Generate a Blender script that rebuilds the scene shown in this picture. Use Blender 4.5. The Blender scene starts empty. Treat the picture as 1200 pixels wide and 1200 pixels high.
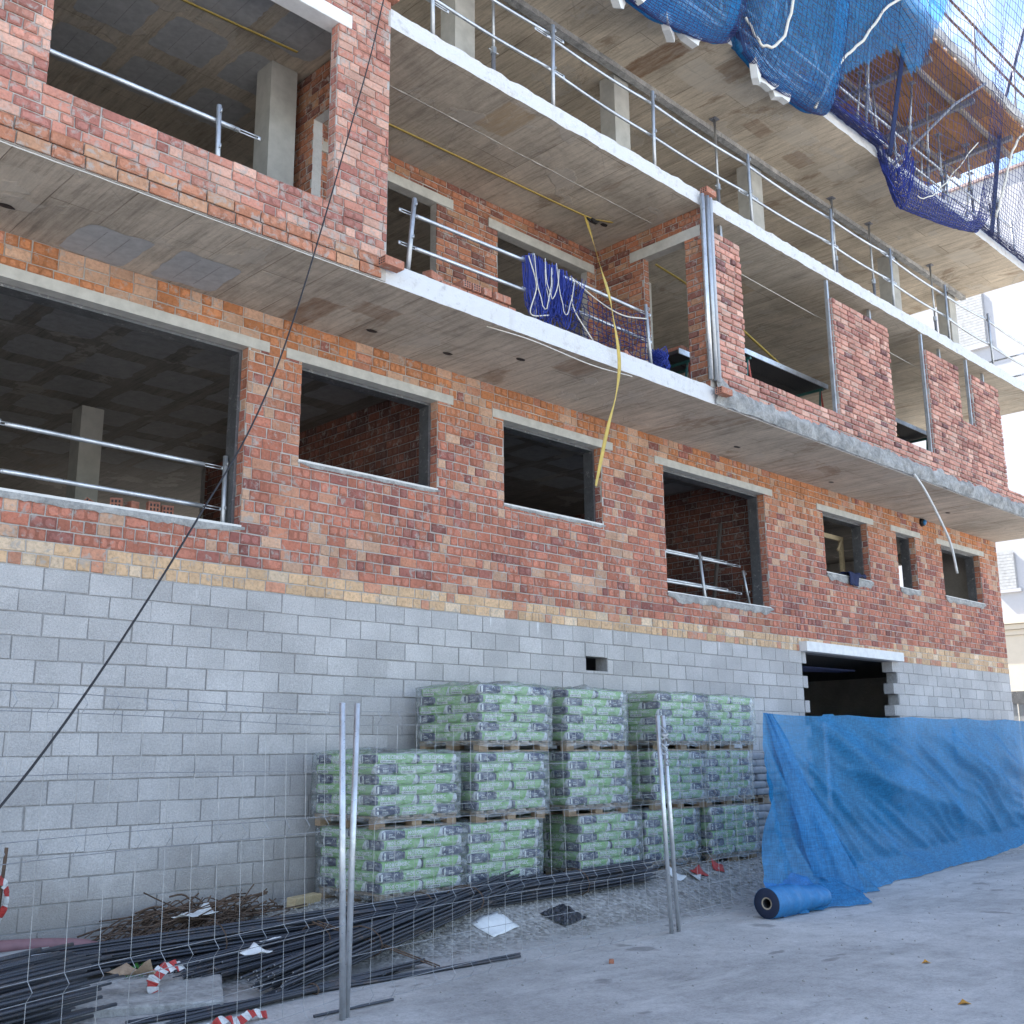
import bpy, math, random
from mathutils import Vector, Matrix, noise
R = random.Random(7)
SC = bpy.context.scene
COL = SC.collection
rad = math.radians
G = -1.65            # ground level (camera sits at the origin)
WY = 9.44            # face of the ground-floor wall
SY = 7.97            # front edge of the cantilevered slabs
XE = 24.7            # right-hand end of the building
XL = -5.0            # left-hand end

# ------------------------------------------------------------------ helpers
class MB:
    def __init__(s): s.v=[]; s.f=[]; s.m=[]; s.c=[]
    def add(s, vs, fs, m=0, c=None):
        b=len(s.v); s.v.extend(vs)
        for f in fs:
            s.f.append([i+b for i in f]); s.m.append(m); s.c.append(c)
    def box(s, a, b, m=0, c=None):
        x0,y0,z0=a; x1,y1,z1=b
        s.add([(x0,y0,z0),(x1,y0,z0),(x1,y1,z0),(x0,y1,z0),(x0,y0,z1),(x1,y0,z1),(x1,y1,z1),(x0,y1,z1)],
              [(3,2,1,0),(4,5,6,7),(0,1,5,4),(1,2,6,5),(2,3,7,6),(3,0,4,7)], m, c)
    def obox(s, M, size, m=0, c=None, bev=0.0):
        sx,sy,sz=[q/2 for q in size]
        if bev<=0:
            vs=[(-sx,-sy,-sz),(sx,-sy,-sz),(sx,sy,-sz),(-sx,sy,-sz),(-sx,-sy,sz),(sx,-sy,sz),(sx,sy,sz),(-sx,sy,sz)]
            fs=[(3,2,1,0),(4,5,6,7),(0,1,5,4),(1,2,6,5),(2,3,7,6),(3,0,4,7)]
        else:
            vs=[];fs=[]
            for z,i in ((-sz,bev),(-sz+bev,0),(sz-bev,0),(sz,bev)):
                vs+=[(-sx+i,-sy+i,z),(sx-i,-sy+i,z),(sx-i,sy-i,z),(-sx+i,sy-i,z)]
            fs=[(3,2,1,0),(12,13,14,15)]
            for k in range(3):
                for j in range(4):
                    a=4*k+j; b=4*k+(j+1)%4
                    fs.append((a,b,b+4,a+4))
        s.add([tuple(M@Vector(v)) for v in vs], fs, m, c)
    def tube(s, pts, r, n=6, m=0, c=None, caps=True):
        pts=[Vector(p) for p in pts]; k=len(pts)
        rs=r if isinstance(r,(list,tuple)) else [r]*k
        vs=[]; up=None
        for i,p in enumerate(pts):
            t=(pts[min(i+1,k-1)]-pts[max(i-1,0)])
            if t.length<1e-9: t=Vector((0,0,1))
            t.normalize()
            if up is None:
                up=Vector((0,0,1)) if abs(t.z)<.9 else Vector((1,0,0))
            a=t.cross(up)
            if a.length<1e-6: a=t.orthogonal()
            a.normalize(); b=a.cross(t); up=b
            for j in range(n):
                q=2*math.pi*j/n
                vs.append(tuple(p+(a*math.cos(q)+b*math.sin(q))*rs[i]))
        fs=[]
        for i in range(k-1):
            for j in range(n):
                j2=(j+1)%n
                fs.append((i*n+j,i*n+j2,(i+1)*n+j2,(i+1)*n+j))
        if caps and n>2:
            fs.append(tuple(range(n-1,-1,-1))); fs.append(tuple((k-1)*n+j for j in range(n)))
        s.add(vs,fs,m,c)
    def build(s, name, mats, parent=None, smooth=False):
        me=bpy.data.meshes.new(name); me.from_pydata(s.v,[],s.f)
        for mt in (mats if isinstance(mats,(list,tuple)) else [mats]): me.materials.append(mt)
        me.polygons.foreach_set('material_index', s.m)
        if any(c is not None for c in s.c):
            at=me.attributes.new('tint','FLOAT_COLOR','FACE')
            fl=[]
            for c in s.c: fl+= [*(c or (.4,.4,.4)),1.0]
            at.data.foreach_set('color', fl)
        if smooth: me.polygons.foreach_set('use_smooth',[True]*len(s.f))
        me.update()
        o=bpy.data.objects.new(name, me); COL.objects.link(o)
        if parent:
            o.parent=parent
            o.matrix_parent_inverse=Matrix.Translation(parent.location).inverted()
        return o
def tag(o,label=None,cat=None,group=None,kind=None):
    if label: o['label']=label
    if cat: o['category']=cat
    if group: o['group']=group
    if kind: o['kind']=kind
    return o
def empty(name,loc,label,cat,group=None):
    o=bpy.data.objects.new(name,None); o.location=loc; COL.objects.link(o); o.empty_display_size=.2
    return tag(o,label,cat,group)
def sm(a,b,x):
    t=max(0,min(1,(x-a)/(b-a))); return t*t*(3-2*t)
def nz(x,y,z=0.0): return noise.noise(Vector((x,y,z)))
def lerp(a,b,t): return a+(b-a)*t
def cat(P,n=8):
    P=[Vector(p) for p in P]; out=[]
    Q=[P[0]*2-P[1]]+P+[P[-1]*2-P[-2]]
    for i in range(1,len(Q)-2):
        a,b,c,d=Q[i-1:i+3]
        for k in range(n):
            t=k/n
            out.append(.5*((2*b)+(c-a)*t+(2*a-5*b+4*c-d)*t*t+(3*b-a-3*c+d)*t**3))
    out.append(P[-1]); return out
def gz(x,y):
    b=sm(7.25,8.2,y)*(.05+.24*sm(4.6,6.3,x))
    n=.022*nz(x*1.7,y*1.7)+.012*nz(x*5,y*5,3)
    k=sm(6.9,7.6,y)
    return G+b+n*(.12+.88*k)

# ------------------------------------------------------------------ materials
class NT:
    def __init__(s,name):
        s.mat=bpy.data.materials.new(name); s.mat.use_nodes=True
        s.t=s.mat.node_tree; s.t.nodes.clear()
        s.out=s.n('ShaderNodeOutputMaterial'); s.bs=s.n('ShaderNodeBsdfPrincipled')
        s.l(s.bs.outputs[0],s.out.inputs[0]); s._tc=None
    def n(s,k,**kw):
        q=s.t.nodes.new(k)
        for a,b in kw.items(): setattr(q,a,b)
        return q
    def l(s,a,b): s.t.links.new(a,b)
    def setp(s,inp,v):
        if hasattr(v,'is_output') or isinstance(v,bpy.types.NodeSocket): s.l(v,inp)
        else:
            if isinstance(v,(tuple,list)) and len(v)==3 and inp.type=='RGBA': v=(*v,1)
            inp.default_value=v
    def P(s,**kw):
        for k,v in kw.items(): s.setp(s.bs.inputs[k.replace('_',' ')],v)
        return s
    def co(s): 
        if not s._tc: s._tc=s.n('ShaderNodeTexCoord').outputs['Object']
        return s._tc
    def map(s,scale=(1,1,1),rot=(0,0,0),loc=(0,0,0),src=None):
        m=s.n('ShaderNodeMapping'); s.l(src or s.co(),m.inputs[0])
        m.inputs['Location'].default_value=loc; m.inputs['Rotation'].default_value=rot; m.inputs['Scale'].default_value=scale
        return m.outputs[0]
    def noise(s,scale,detail=4,rough=.55,vec=None,dist=0):
        q=s.n('ShaderNodeTexNoise'); s.l(vec or s.co(),q.inputs['Vector'])
        q.inputs['Scale'].default_value=scale; q.inputs['Detail'].default_value=detail
        q.inputs['Roughness'].default_value=rough; q.inputs['Distortion'].default_value=dist
        return q.outputs['Fac']
    def voro(s,scale,vec=None,feature='F1',out='Distance'):
        q=s.n('ShaderNodeTexVoronoi',feature=feature); s.l(vec or s.co(),q.inputs['Vector']); q.inputs['Scale'].default_value=scale
        return q.outputs[out]
    def ramp(s,fac,stops):
        q=s.n('ShaderNodeValToRGB'); e=q.color_ramp.elements
        while len(e)<len(stops): e.new(.5)
        for el,(p,c) in zip(e,stops):
            el.position=p
            if not isinstance(c,(tuple,list)): c=(c,c,c)
            el.color=(*c,1)
        s.l(fac,q.inputs[0]); return q.outputs[0]
    def mix(s,fac,a,b,mode='MIX'):
        q=s.n('ShaderNodeMix',data_type='RGBA',blend_type=mode)
        s.setp(q.inputs[0],fac); s.setp(q.inputs[6],a); s.setp(q.inputs[7],b); return q.outputs[2]
    def math(s,op,a,b=0.0,c=0.0):
        q=s.n('ShaderNodeMath',operation=op)
        s.setp(q.inputs[0],a); s.setp(q.inputs[1],b)
        if op in('MULTIPLY_ADD','SMOOTH_MIN'): s.setp(q.inputs[2],c)
        return q.outputs[0]
    def sep(s,v=None):
        q=s.n('ShaderNodeSeparateXYZ'); s.l(v or s.co(),q.inputs[0]); return q.outputs
    def bump(s,h,strength=.5,dist=.01):
        q=s.n('ShaderNodeBump'); q.inputs['Strength'].default_value=strength; q.inputs['Distance'].default_value=dist
        s.l(h,q.inputs['Height']); s.l(q.outputs[0],s.bs.inputs['Normal']); return s
    def attr(s,name='tint'):
        q=s.n('ShaderNodeAttribute',attribute_name=name); return q.outputs['Color']
    def rnd(s):
        return s.n('ShaderNodeObjectInfo').outputs['Random']

def simple(name,col,rough=.6,metal=0,var=.25,scale=8,bump=.2,bd=.004):
    m=NT(name); n=m.noise(scale,5,.6)
    c=m.mix(1,col,m.ramp(n,[(.25,1-var),(.75,1+var*.6)]),'MULTIPLY')
    m.P(Base_Color=c,Roughness=rough,Metallic=metal); m.bump(n,bump,bd); return m.mat
def mk_brick(name,smear=.62,eff=1.0):
    m=NT(name); t=m.attr()
    n1=m.noise(34,5,.65); n2=m.noise(2.1,4,.6); n3=m.noise(11,5,.7,dist=.6)
    c=m.mix(1,t,m.ramp(n1,[(.25,.62),(.5,1.0),(.8,1.22)]),'MULTIPLY')
    c=m.mix(1,c,m.ramp(n2,[(.3,.82),(.7,1.12)]),'MULTIPLY')
    ms=m.ramp(n3,[(smear-.03,0),(smear+.06,1)])
    c=m.mix(m.math('MULTIPLY',ms,.75),c,(.36,.33,.30))
    w=m.ramp(m.noise(4.5,6,.75),[(.60,0),(.72,1)])
    c=m.mix(m.math('MULTIPLY',w,.30*eff),c,(.55,.47,.42))
    m.P(Base_Color=c,Roughness=.92); m.bump(m.math('ADD',n1,n3),.55,.006); return m.mat
def mk_mortar():
    m=NT('mortar'); n=m.noise(22,6,.7); n2=m.noise(1.3,4,.6)
    c=m.mix(n,(.36,.335,.31),(.54,.515,.48)); c=m.mix(1,c,m.ramp(n2,[(.3,.75),(.7,1.15)]),'MULTIPLY')
    m.P(Base_Color=c,Roughness=.95); m.bump(n,.9,.012); return m.mat
def mk_block():
    m=NT('concrete_block'); t=m.attr()
    n=m.noise(60,5,.7); n2=m.noise(1.1,5,.6); p=m.voro(95)
    c=m.mix(1,t,m.ramp(n,[(.25,.72),(.75,1.2)]),'MULTIPLY')
    c=m.mix(1,c,m.ramp(n2,[(.3,.80),(.7,1.12)]),'MULTIPLY')
    c=m.mix(m.ramp(p,[(.08,.55),(.2,0)]),c,(.12,.12,.13))
    z=m.sep()[2]; low=m.math('ADD',z,m.math('MULTIPLY',m.noise(2.2,5,.7),.9))
    c=m.mix(m.math('MULTIPLY',m.ramp(m.math('MULTIPLY_ADD',low,.5,.9),[(.42,1),(.74,0)]),.62),c,(.23,.205,.18))
    lz=m.math('MULTIPLY',m.ramp(m.math('MULTIPLY_ADD',z,1.0,-.75),[(.50,0),(.72,1)]),m.ramp(m.noise(7,4,.6,vec=m.map((1,1,.10))),[(.63,0),(.67,1)]))
    c=m.mix(m.math('MULTIPLY',lz,.75),c,(.72,.72,.71))
    st=m.ramp(m.noise(3.4,6,.75,vec=m.map((1,1,.35))),[(.60,0),(.72,1)])
    c=m.mix(m.math('MULTIPLY',st,.30),c,(.55,.545,.53))
    sme=m.ramp(m.noise(6,6,.75,dist=.8),[(.60,0),(.66,1)]); c=m.mix(m.math('MULTIPLY',sme,.35),c,(.33,.325,.31))
    dmp=m.ramp(m.noise(.8,5,.7,vec=m.map((1,1,.5),loc=(2,0,5))),[(.55,0),(.7,1)]); c=m.mix(m.math('MULTIPLY',dmp,.25),c,(.25,.25,.26))
    m.P(Base_Color=c,Roughness=.95); m.bump(m.math('ADD',n,p),.6,.006); return m.mat
def mk_soffit(name,base=(.61,.53,.43),dark=1.0,board=(1.0,.5),stain=.5,lines=1.0,seed=0,marks=()):
    # fair-faced concrete cast on boards running into the building (along y)
    m=NT(name)
    wob=m.n('ShaderNodeTexNoise'); m.l(m.co(),wob.inputs['Vector']); wob.inputs['Scale'].default_value=.8; wob.inputs['Detail'].default_value=3
    vm=m.n('ShaderNodeMix',data_type='VECTOR'); vm.inputs[0].default_value=.018; m.l(m.co(),vm.inputs[4]); m.l(wob.outputs['Color'],vm.inputs[5])
    v=m.map((1,1,1),(0,0,rad(90)),(seed*1.3,seed*.7,0),vm.outputs[1])
    b=m.n('ShaderNodeTexBrick'); m.l(v,b.inputs['Vector'])
    b.inputs['Color1'].default_value=(1,1,1,1); b.inputs['Color2'].default_value=(.74,.73,.72,1); b.inputs['Mortar'].default_value=(.24,.21,.18,1)
    b.inputs['Scale'].default_value=1; b.inputs['Brick Width'].default_value=board[1]; b.inputs['Row Height'].default_value=board[0]
    b.inputs['Mortar Size'].default_value=.007; b.inputs['Mortar Smooth'].default_value=.8; b.inputs['Bias'].default_value=-.1
    g=m.noise(3.2,8,.72,vec=m.map((3.0,.32,1),loc=(seed,0,0)),dist=.5)
    g2=m.noise(10,7,.75,vec=m.map((2.5,.16,1)),dist=.2)
    big=m.noise(.8,6,.68,dist=.8); fine=m.noise(30,5,.7)
    lf=m.ramp(m.noise(.9,4,.6,vec=m.map((1,1,1),loc=(9,seed,0))),[(.36,.15*lines),(.62,1.0*lines)])
    bc=m.mix(lf,(.9,.9,.9),b.outputs['Color'])
    c=m.mix(1,[q*dark for q in base],bc,'MULTIPLY')
    c=m.mix(1,c,m.ramp(g,[(.22,.50),(.45,.92),(.6,1.04),(.78,1.25)]),'MULTIPLY')
    c=m.mix(1,c,m.ramp(g2,[(.32,.66),(.5,1.0),(.7,1.10)]),'MULTIPLY')
    c=m.mix(1,c,m.ramp(big,[(.28,.66),(.5,.98),(.72,1.16)]),'MULTIPLY')
    c=m.mix(1,c,m.ramp(fine,[(.3,.88),(.7,1.08)]),'MULTIPLY')
    # pale slurry films with a hard ragged edge, and brown formwork stains
    sl=m.ramp(m.noise(1.1,6,.6,vec=m.map((1,1.2,1),loc=(4+seed,1,0)),dist=.3),[(.595,0),(.612,1)])
    c=m.mix(m.math('MULTIPLY',sl,.38),c,(.50,.46,.40))
    s2=m.ramp(m.noise(.9,6,.7,vec=m.map((1.5,.7,1),loc=(3,7+seed,0)),dist=.6),[(.58,0),(.66,1)])
    c=m.mix(m.math('MULTIPLY',s2,stain),c,(.20,.12,.065))
    if marks:
        wn=m.n('ShaderNodeTexNoise'); m.l(m.co(),wn.inputs['Vector']); wn.inputs['Scale'].default_value=4.5; wn.inputs['Detail'].default_value=6; wn.inputs['Roughness'].default_value=.7
        wv=m.n('ShaderNodeMix',data_type='VECTOR'); wv.inputs[0].default_value=.13; m.l(m.co(),wv.inputs[4]); m.l(wn.outputs['Color'],wv.inputs[5]); ms=m.sep(wv.outputs[1])
        gr_=m.ramp(m.noise(7,6,.75,vec=m.map((3,.4,1))),[(.30,.25),(.62,1)])
        for (cx,cy,w_,h_,col,st) in marks:
            k=.13; ex=m.math('SUBTRACT',m.math('ABSOLUTE',m.math('SUBTRACT',ms[0],cx*(1-k)+.5*k)),w_/2*(1-k)); ey=m.math('SUBTRACT',m.math('ABSOLUTE',m.math('SUBTRACT',ms[1],cy*(1-k)+.5*k)),h_/2*(1-k))
            f=m.ramp(m.math('MULTIPLY_ADD',m.math('MAXIMUM',ex,ey),-6.0,.5),[(.42,0),(.60,1)])
            c=m.mix(m.math('MULTIPLY',m.math('MULTIPLY',f,gr_),st),c,col)
    cr=m.ramp(m.voro(1.7,feature='DISTANCE_TO_EDGE',vec=m.map((1,1,1),loc=(seed,2,0),src=vm.outputs[1])),[(.004,1),(.012,0)])
    ck=m.ramp(m.noise(1.3,3,.5,vec=m.map((1,1,1),loc=(7,seed,0))),[(.52,0),(.60,1)])
    c=m.mix(m.math('MULTIPLY',m.math('MULTIPLY',cr,ck),.22),c,(.12,.10,.09))
    m.P(Base_Color=c,Roughness=.9); m.bump(m.math('ADD',m.math('MULTIPLY',b.outputs['Fac'],-1.0),m.math('ADD',g2,sl)),.5,.008); return m.mat
def mk_white_edge():
    m=NT('whitewashed_concrete'); n=m.noise(9,6,.7); n2=m.noise(40,4,.6); s=m.noise(3,5,.7,vec=m.map((1,1,.2)))
    c=m.mix(m.ramp(n,[(.56,0),(.76,1)]),(.62,.62,.62),(.40,.39,.38))
    c=m.mix(m.math('MULTIPLY',m.ramp(s,[(.58,0),(.72,1)]),.4),c,(.40,.38,.35))
    m.P(Base_Color=c,Roughness=.9); m.bump(m.math('ADD',n,n2),.6,.01); return m.mat
def mk_cement(name='rough_cement',a=(.20,.20,.195),b=(.50,.49,.47)):
    m=NT(name); n=m.noise(5,7,.72,dist=.4); n2=m.noise(26,5,.7)
    c=m.mix(m.ramp(n,[(.30,0),(.68,1)]),a,b); c=m.mix(1,c,m.ramp(n2,[(.3,.75),(.7,1.15)]),'MULTIPLY')
    m.P(Base_Color=c,Roughness=.95); m.bump(m.math('ADD',n,n2),.9,.015); return m.mat
def mk_galv(name='galvanised_steel',col=(.52,.54,.56),rough=.42):
    m=NT(name); n=m.noise(30,4,.6); n2=m.noise(4,5,.7)
    c=m.mix(1,col,m.ramp(n2,[(.3,.65),(.7,1.1)]),'MULTIPLY')
    c=m.mix(m.math('MULTIPLY',m.ramp(m.noise(14,5,.7),[(.58,0),(.68,1)]),.6),c,(.55,.53,.5))
    m.P(Base_Color=c,Metallic=.75,Roughness=m.ramp(n,[(.3,rough-.1),(.7,rough+.18)])); m.bump(n,.15,.002); return m.mat
def mk_wood(name,a,b,sc=(14,1.2,14)):
    m=NT(name); n=m.noise(3,6,.65,vec=m.map(sc),dist=.4); n2=m.noise(2,4,.6)
    c=m.mix(m.ramp(n,[(.3,0),(.7,1)]),a,b); c=m.mix(1,c,m.ramp(n2,[(.3,.75),(.7,1.1)]),'MULTIPLY')
    m.P(Base_Color=c,Roughness=.8); m.bump(n,.3,.003); return m.mat
def mk_rebar():
    m=NT('rebar_steel'); n=m.noise(7,5,.7); r=m.sep(m.map((30,30,30)))
    w=m.n('ShaderNodeTexWave',wave_type='BANDS',bands_direction='X'); m.l(m.co(),w.inputs[0]); w.inputs['Scale'].default_value=28; w.inputs['Distortion'].default_value=1
    c=m.mix(m.ramp(n,[(.55,0),(.75,1)]),(.060,.066,.082),(.15,.115,.095))
    m.P(Base_Color=c,Metallic=.35,Roughness=.5); m.bump(w.outputs['Fac'],.5,.003); return m.mat
def mk_mesh_cloth(name,col,alpha=.78,sc=160):
    # woven shade cloth: diffuse + translucent threads with see-through gaps
    m=NT(name); m.t.nodes.remove(m.bs)
    n=m.noise(1.6,5,.6); n2=m.noise(60,3,.7,vec=m.map((1,1,.12))); n3=m.noise(60,3,.7,vec=m.map((.12,.12,1)))
    c=m.mix(1,col,m.ramp(n,[(.3,.82),(.7,1.15)]),'MULTIPLY')
    th=m.math('MULTIPLY',m.math('ADD',n2,n3),.5)
    c=m.mix(1,c,m.ramp(th,[(.35,.75),(.65,1.2)]),'MULTIPLY')
    d=m.n('ShaderNodeBsdfDiffuse'); m.l(c,d.inputs[0]); t=m.n('ShaderNodeBsdfTranslucent'); m.l(c,t.inputs[0])
    gl=m.n('ShaderNodeBsdfGlossy'); gl.inputs['Roughness'].default_value=.45; gl.inputs[0].default_value=(.6,.75,.95,1)
    a=m.n('ShaderNodeMixShader'); a.inputs[0].default_value=.42; m.l(d.outputs[0],a.inputs[1]); m.l(t.outputs[0],a.inputs[2])
    a2=m.n('ShaderNodeMixShader'); a2.inputs[0].default_value=.06; m.l(a.outputs[0],a2.inputs[1]); m.l(gl.outputs[0],a2.inputs[2])
    tr=m.n('ShaderNodeBsdfTransparent'); tr.inputs[0].default_value=(.75,.87,1,1)
    f=m.n('ShaderNodeMixShader'); m.l(m.ramp(th,[(.35,alpha-.14),(.65,min(1,alpha+.12))]),f.inputs[0]); m.l(tr.outputs[0],f.inputs[1]); m.l(a2.outputs[0],f.inputs[2])
    m.l(f.outputs[0],m.out.inputs[0]); return m.mat
def mk_film():
    m=NT('clear_film'); m.t.nodes.remove(m.bs)
    n=m.noise(13,5,.7,dist=1.2); n2=m.noise(5,4,.6,vec=m.map((1,1,3)),dist=2)
    bp=m.n('ShaderNodeBump'); bp.inputs['Strength'].default_value=.8; bp.inputs['Distance'].default_value=.03; m.l(m.math('ADD',n,n2),bp.inputs['Height'])
    gl=m.n('ShaderNodeBsdfGlossy'); gl.inputs['Roughness'].default_value=.12; m.l(bp.outputs[0],gl.inputs['Normal'])
    df=m.n('ShaderNodeBsdfDiffuse'); df.inputs[0].default_value=(.86,.90,.92,1)
    tr=m.n('ShaderNodeBsdfTransparent'); tr.inputs[0].default_value=(.96,.98,.98,1)
    a=m.n('ShaderNodeMixShader'); m.l(m.ramp(n2,[(.42,.05),(.72,.38)]),a.inputs[0]); m.l(tr.outputs[0],a.inputs[1]); m.l(df.outputs[0],a.inputs[2])
    fr=m.n('ShaderNodeFresnel'); fr.inputs[0].default_value=1.4; m.l(bp.outputs[0],fr.inputs[1])
    b=m.n('ShaderNodeMixShader'); m.l(m.math('MULTIPLY_ADD',fr.outputs[0],.55,.02),b.inputs[0]); m.l(a.outputs[0],b.inputs[1]); m.l(gl.outputs[0],b.inputs[2])
    m.l(b.outputs[0],m.out.inputs[0]); return m.mat
def mk_bag():
    m=NT('printed_paper_bag'); o=m.sep(); x,y,z=o
    ax=m.math('ABSOLUTE',x); ay=m.math('ABSOLUTE',y)
    n=m.noise(9,4,.6)
    green=m.mix(m.ramp(n,[(.3,0),(.7,1)]),(.21,.42,.14),(.29,.51,.20))
    # pale diagonal panel at one end of each long side (mirrored on the far side)
    sx=m.math('MULTIPLY',x,m.math('MULTIPLY',m.math('SIGN',y),-1))
    k=m.math('SUBTRACT',sx,m.math('MULTIPLY',z,.55))
    pale=m.math('GREATER_THAN',k,.182)
    c=m.mix(pale,green,(.62,.64,.66))
    end=m.math('GREATER_THAN',ax,.2325)
    navy=m.mix(n,(.026,.032,.085),(.045,.054,.12))
    c=m.mix(end,c,navy)
    seam=m.math('GREATER_THAN',m.math('ABSOLUTE',m.math('SUBTRACT',z,-.046)),10.0)
    c=m.mix(m.math('MULTIPLY',m.ramp(m.noise(18,5,.7),[(.6,0),(.72,1)]),.35),c,(.62,.63,.62))
    m.P(Base_Color=c,Roughness=.55); m.bump(n,.35,.01); return m.mat
def mk_ground():
    m=NT('concrete_and_gravel'); o=m.sep(); 
    n1=m.noise(.35,5,.6); n2=m.noise(2.4,6,.7); n3=m.noise(45,5,.7); n4=m.noise(9,6,.75,vec=m.map((1,1,1),rot=(0,0,.4)),dist=.5)
    pav=m.mix(m.ramp(n2,[(.3,0),(.7,1)]),(.375,.365,.352),(.51,.497,.48))
    pav=m.mix(1,pav,m.ramp(n1,[(.3,.66),(.7,1.14)]),'MULTIPLY'); pav=m.mix(1,pav,m.ramp(n4,[(.25,.72),(.5,1.0),(.8,1.12)]),'MULTIPLY')
    pav=m.mix(1,pav,m.ramp(n3,[(.2,.72),(.8,1.22)]),'MULTIPLY')
    dust=m.ramp(m.noise(1.0,7,.72,vec=m.map((.6,1.7,1),rot=(0,0,-.3)),dist=.6),[(.50,0),(.68,1)])
    pav=m.mix(m.math('MULTIPLY',dust,.65),pav,(.56,.545,.52))
    spot=m.ramp(m.noise(1.7,3,.5,vec=m.map((1,1.6,1),loc=(5,2,0))),[(.66,0),(.70,1)])
    pav=m.mix(m.math('MULTIPLY',spot,.55),pav,(.11,.105,.10))
    ty=m.ramp(m.noise(1.0,5,.6,vec=m.map((.16,2.6,1),rot=(0,0,-.12)),dist=.15),[(.54,0),(.66,1)]); pav=m.mix(m.math('MULTIPLY',ty,.30),pav,(.20,.20,.20))
    drip=m.ramp(m.noise(4.2,4,.6,vec=m.map((1,1.4,1),loc=(1,6,0))),[(.70,0),(.73,1)]); pav=m.mix(m.math('MULTIPLY',drip,.6),pav,(.60,.59,.57))
    fine=m.ramp(m.noise(85,3,.6),[(.60,0),(.66,1)]); pav=m.mix(m.math('MULTIPLY',fine,.35),pav,(.12,.12,.12))
    v=m.voro(26,out='Color'); vd=m.voro(26)
    gr=m.mix(m.ramp(v,[(0,0),(1,1)]),(.19,.18,.165),(.44,.43,.41)); gr=m.mix(1,gr,m.ramp(n4,[(.3,.6),(.7,1.2)]),'MULTIPLY')
    d=m.math('ADD',o[1],m.math('MULTIPLY',m.math('SUBTRACT',n2,.5),1.3))
    mk=m.ramp(m.math('MULTIPLY_ADD',d,.5,-3.05),[(.42,0),(.62,1)])
    c=m.mix(mk,pav,gr)
    m.P(Base_Color=c,Roughness=.93)
    h=m.mix(mk,m.math('MULTIPLY',n3,.25),m.math('SUBTRACT',1.0,vd)); m.bump(h,.7,.02); return m.mat
def mk_paint(name,col,chip=(.3,.3,.3),rough=.5):
    m=NT(name); n=m.noise(12,6,.7); c=m.mix(m.ramp(n,[(.60,0),(.68,1)]),col,chip)
    m.P(Base_Color=c,Roughness=rough); m.bump(n,.15,.002); return m.mat
def mk_formply():
    m=NT('formwork_plywood'); v=m.map((1,1,1))
    b=m.n('ShaderNodeTexBrick'); m.l(v,b.inputs['Vector'])
    b.inputs['Color1'].default_value=(.34,.16,.06,1); b.inputs['Color2'].default_value=(.21,.11,.055,1); b.inputs['Mortar'].default_value=(.05,.035,.025,1)
    b.inputs['Scale'].default_value=1; b.inputs['Brick Width'].default_value=2.0; b.inputs['Row Height'].default_value=.5; b.inputs['Mortar Size'].default_value=.008
    g=m.noise(5,6,.7,vec=m.map((.4,4,1)))
    c=m.mix(1,b.outputs['Color'],m.ramp(g,[(.3,.7),(.7,1.35)]),'MULTIPLY')
    m.P(Base_Color=c,Roughness=.7); return m.mat
M={}
M['brick']=mk_brick('red_brick',smear=.585,eff=1.5); M['brick_up']=mk_brick('pink_brick',smear=.62,eff=1.3); M['brick_pier']=mk_brick('smeared_brick',smear=.56,eff=1.5)
M['mortar']=mk_mortar(); M['block']=mk_block()
M['mortar_dark']=simple('block_mortar',(.31,.305,.30),.95,0,.3,20,.7,.01)
M['soffit']=mk_soffit('board_marked_concrete',board=(.5,2.4),marks=[(6.0,9.08,.36,.72,(.21,.115,.06),.8),(6.5,8.6,.5,.3,(.21,.115,.06),.6),(2.6,8.5,.6,.5,(.58,.52,.43),.5),(9.3,8.3,.5,.4,(.21,.115,.06),.6)]); M['soffit_b']=mk_soffit('panel_cast_concrete',(.61,.53,.42),board=(1.0,2.0),stain=.45,lines=.8,seed=3,marks=[(8.2,8.36,.46,.62,(.40,.29,.17),.85),(14.2,9.3,.9,.5,(.40,.29,.17),.7)])
M['soffit_up']=mk_soffit('board_marked_concrete_top',(.65,.55,.42),1,board=(.55,1.6),stain=.6,seed=6,marks=[(12.1,8.97,.44,1.0,(.21,.115,.06),.95),(13.2,8.3,.5,.5,(.21,.115,.06),.6),(12.9,8.75,.75,.55,(.58,.52,.43),.8),(13.9,8.5,.6,.5,(.58,.52,.43),.7),(15.6,8.6,.7,.45,(.58,.52,.43),.6),(14.9,8.95,.6,.3,(.21,.115,.06),.6),(17.2,8.7,.7,.5,(.58,.52,.43),.7),(18.4,8.6,.6,.5,(.58,.52,.43),.6),(16.3,9.0,.6,.35,(.21,.115,.06),.6),(21.6,9.1,.7,.4,(.58,.52,.43),.6),(22.5,8.6,.8,.5,(.58,.52,.43),.7)])
M['white']=mk_white_edge(); M['cement']=mk_cement()
M['floor']=simple('dimmed_screed',(.13,.12,.11),.95,0,.3,6,.4,.006); M['conc']=simple('column_concrete',(.43,.42,.385),.9,0,.22,5,.25,.006)  # screed tone darkened to cut bounce light and keep the rooms dim
M['patch']=simple('flush_infill_block',(.40,.40,.40),.95,0,.2,12,.3,.004)
M['lintel']=simple('precast_lintel',(.50,.485,.44),.9,0,.22,7,.4,.006)
M['whitelintel']=simple('white_lintel',(.74,.74,.73),.9,0,.15,7,.4,.006)
M['galv']=mk_galv(); M['galvb']=mk_galv('bright_galvanised_steel',(.66,.68,.70),.35)
M['frame']=mk_galv('grey_steel_subframe',(.20,.205,.215),.5)
M['pvc']=simple('pale_sill_strip',(.68,.67,.64),.6,0,.15,10)
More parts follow.
